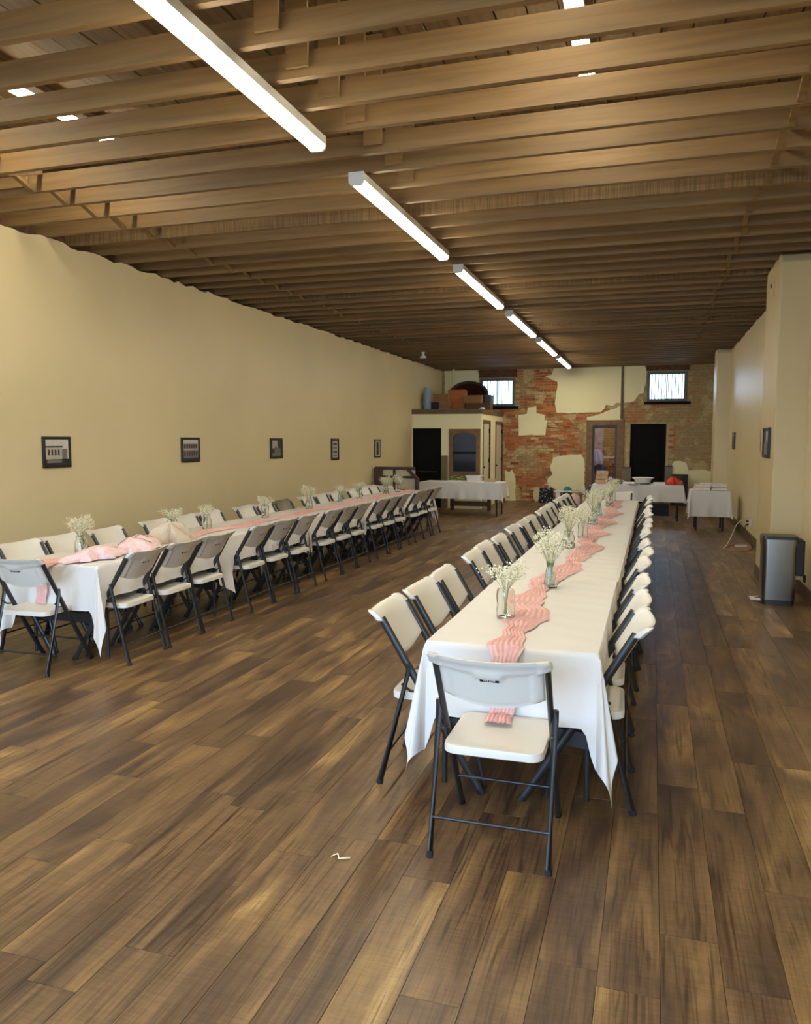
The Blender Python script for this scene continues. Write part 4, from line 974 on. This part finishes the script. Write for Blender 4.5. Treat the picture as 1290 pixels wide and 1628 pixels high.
# ------------------------------------------------------------------ right wall: bin, outlet, cords, vent
t = thing('trash_can', 'brushed steel step trash can with dark lid by the tan pier', 'trash can', (1.25, 8.72, 0))
BX, BY = .155, .14
MB().rbox(-BX, BX, -BY, BY, .05, .60, .045, n=6).build('body', M['steel'], t, smooth=True)
MB().rbox(-BX+.004, BX-.004, -BY+.004, BY-.004, 0, .05, .045, n=6).build('base', M['steel_dark'], t, smooth=True)
ld = MB().rbox(-BX-.006, BX+.006, -BY-.006, BY+.006, .60, .665, .048, n=6).build('rim', M['steel'], t, smooth=True)
MB().rbox(-BX-.012, BX+.02, -BY-.01, BY+.01, .665, .695, .05, n=6, taper=.94).build('lid', M['steel_dark'], t, smooth=True)
MB().box(BX-.01, BX+.075, -BY+.02, BY-.02, .30, .66).build('hinge_housing', M['rubber'], t, bevel=.012)
pd = MB(); pd.grid(10, 4, lambda u, v: (-BX-.005-.085*sin(pi*u)**.6, (u-.5)*.16, .035+.012*v)); pd.box(-BX-.07, -BX+.01, -.03, .03, .018, .03); pd.box(-BX-.095, -BX-.05, -.06, .06, .03, .045); pd.build('pedal', M['white_metal'], t)
t = thing('wall_outlet', 'cream outlet box on the right wall with cords plugged in', 'outlet', (XR, 13.8, .26))
MB().box(-.045, 0, -.04, .04, 0, .13).build('box', M['paper'], t, bevel=.004); MB().box(-.05, -.045, -.05, .05, -.005, .135).build('face_plate', M['paper'], t)
for z in (.035, .09): MB().box(-.085, -.05, -.015, .015, z-.014, z+.014).build('plug', M['rubber'], t)
simple('orange_cord', (206, 128, 88), .6); simple('white_cord', (214, 206, 190), .6); simple('grey_cord', (70, 62, 50), .6)
def cord(pts, r, mat, lab, name='extension_cord'):
    P = [Vector(p) for p in pts]; L = []
    for i in range(len(P)-1):
        a, p, q, c = P[max(i-1, 0)], P[i], P[i+1], P[min(i+2, len(P)-1)]
        for k in range(8):
            s = k/8; L.append(.5*((2*p)+(q-a)*s+(2*a-5*p+4*q-c)*s*s+(3*p-a-3*q+c)*s**3))
    L.append(P[-1]); o = MB().tube(L, r, 6).build(name, M[mat], smooth=True); return tag(o, lab, 'cord')
cord([(XR-.087, 13.8, .35), (XR-.16, 13.78, .36), (1.32, 13.6, .30), (1.24, 13.4, .16), (1.14, 13.1, .03), (1.08, 12.9, .008)], .007, 'white_cord', 'white cord drooping from the wall outlet to the floor')
cord([(1.08, 12.85, .0075), (1.25, 12.62, .0075), (1.42, 12.75, .0075), (1.50, 13.1, .0075), (1.44, 13.45, .0075), (1.28, 13.4, .0075), (1.10, 13.05, .0075)], .0075, 'orange_cord', 'orange extension cord looped on the floor below the outlet')
cord([(XR-.087, 13.8, .295), (XR-.10, 13.78, .24), (XR-.06, 13.7, .15), (XR-.04, 13.3, .02), (1.48, 12.95, .008)], .006, 'grey_cord', 'dark cord hanging down the wall from the outlet')
t = thing('power_strip', 'white power strip on the floor on the orange cord loop', 'power strip', (1.36, 13.22, 0), .25); MB().rbox(-.09, .09, -.025, .025, .0, .03, .01).build('body', M['white'], t); MB().box(-.06, -.03, -.012, .012, .03, .036).build('switch', M['orange_cord'], t)
o = MB().box(-.02, 0, -.03, .03, 0, .075).build('wall_plug', M['rubber'], bevel=.004); o.location = (XR, 9.05, .17); tag(o, 'small black plug box on the wall behind the trash can', 'plug')
t = thing('vent_cover', 'round painted stovepipe cover high on the side of the tan pier', 'vent', (XP, 9.95, 3.40)); 
q = MB().lathe([(.12, 0), (.12, .008), (.10, .016), (.04, .012), (0, .012)], 24).build('plate', M['pier'], t, smooth=True); q.rotation_euler = (0, -pi/2, 0)
q = MB().lathe([(.025, .012), (.02, .028), (0, .03)], 12).build('knob', M['brown'], t); q.rotation_euler = (0, -pi/2, 0)
# scrap of ribbon on the floor
o = MB().grid(16, 2, lambda u, v: (-1.14+.038*(u-.5)*2+.004*sin(u*9), 2.77+.012*sin(u*7)+.012*(v-.5), .0015+.008*abs(sin(u*6)))).build('ribbon_scrap', M['paper'], smooth=True); tag(o, 'tiny curled white scrap lying alone on the wood floor', 'scrap')
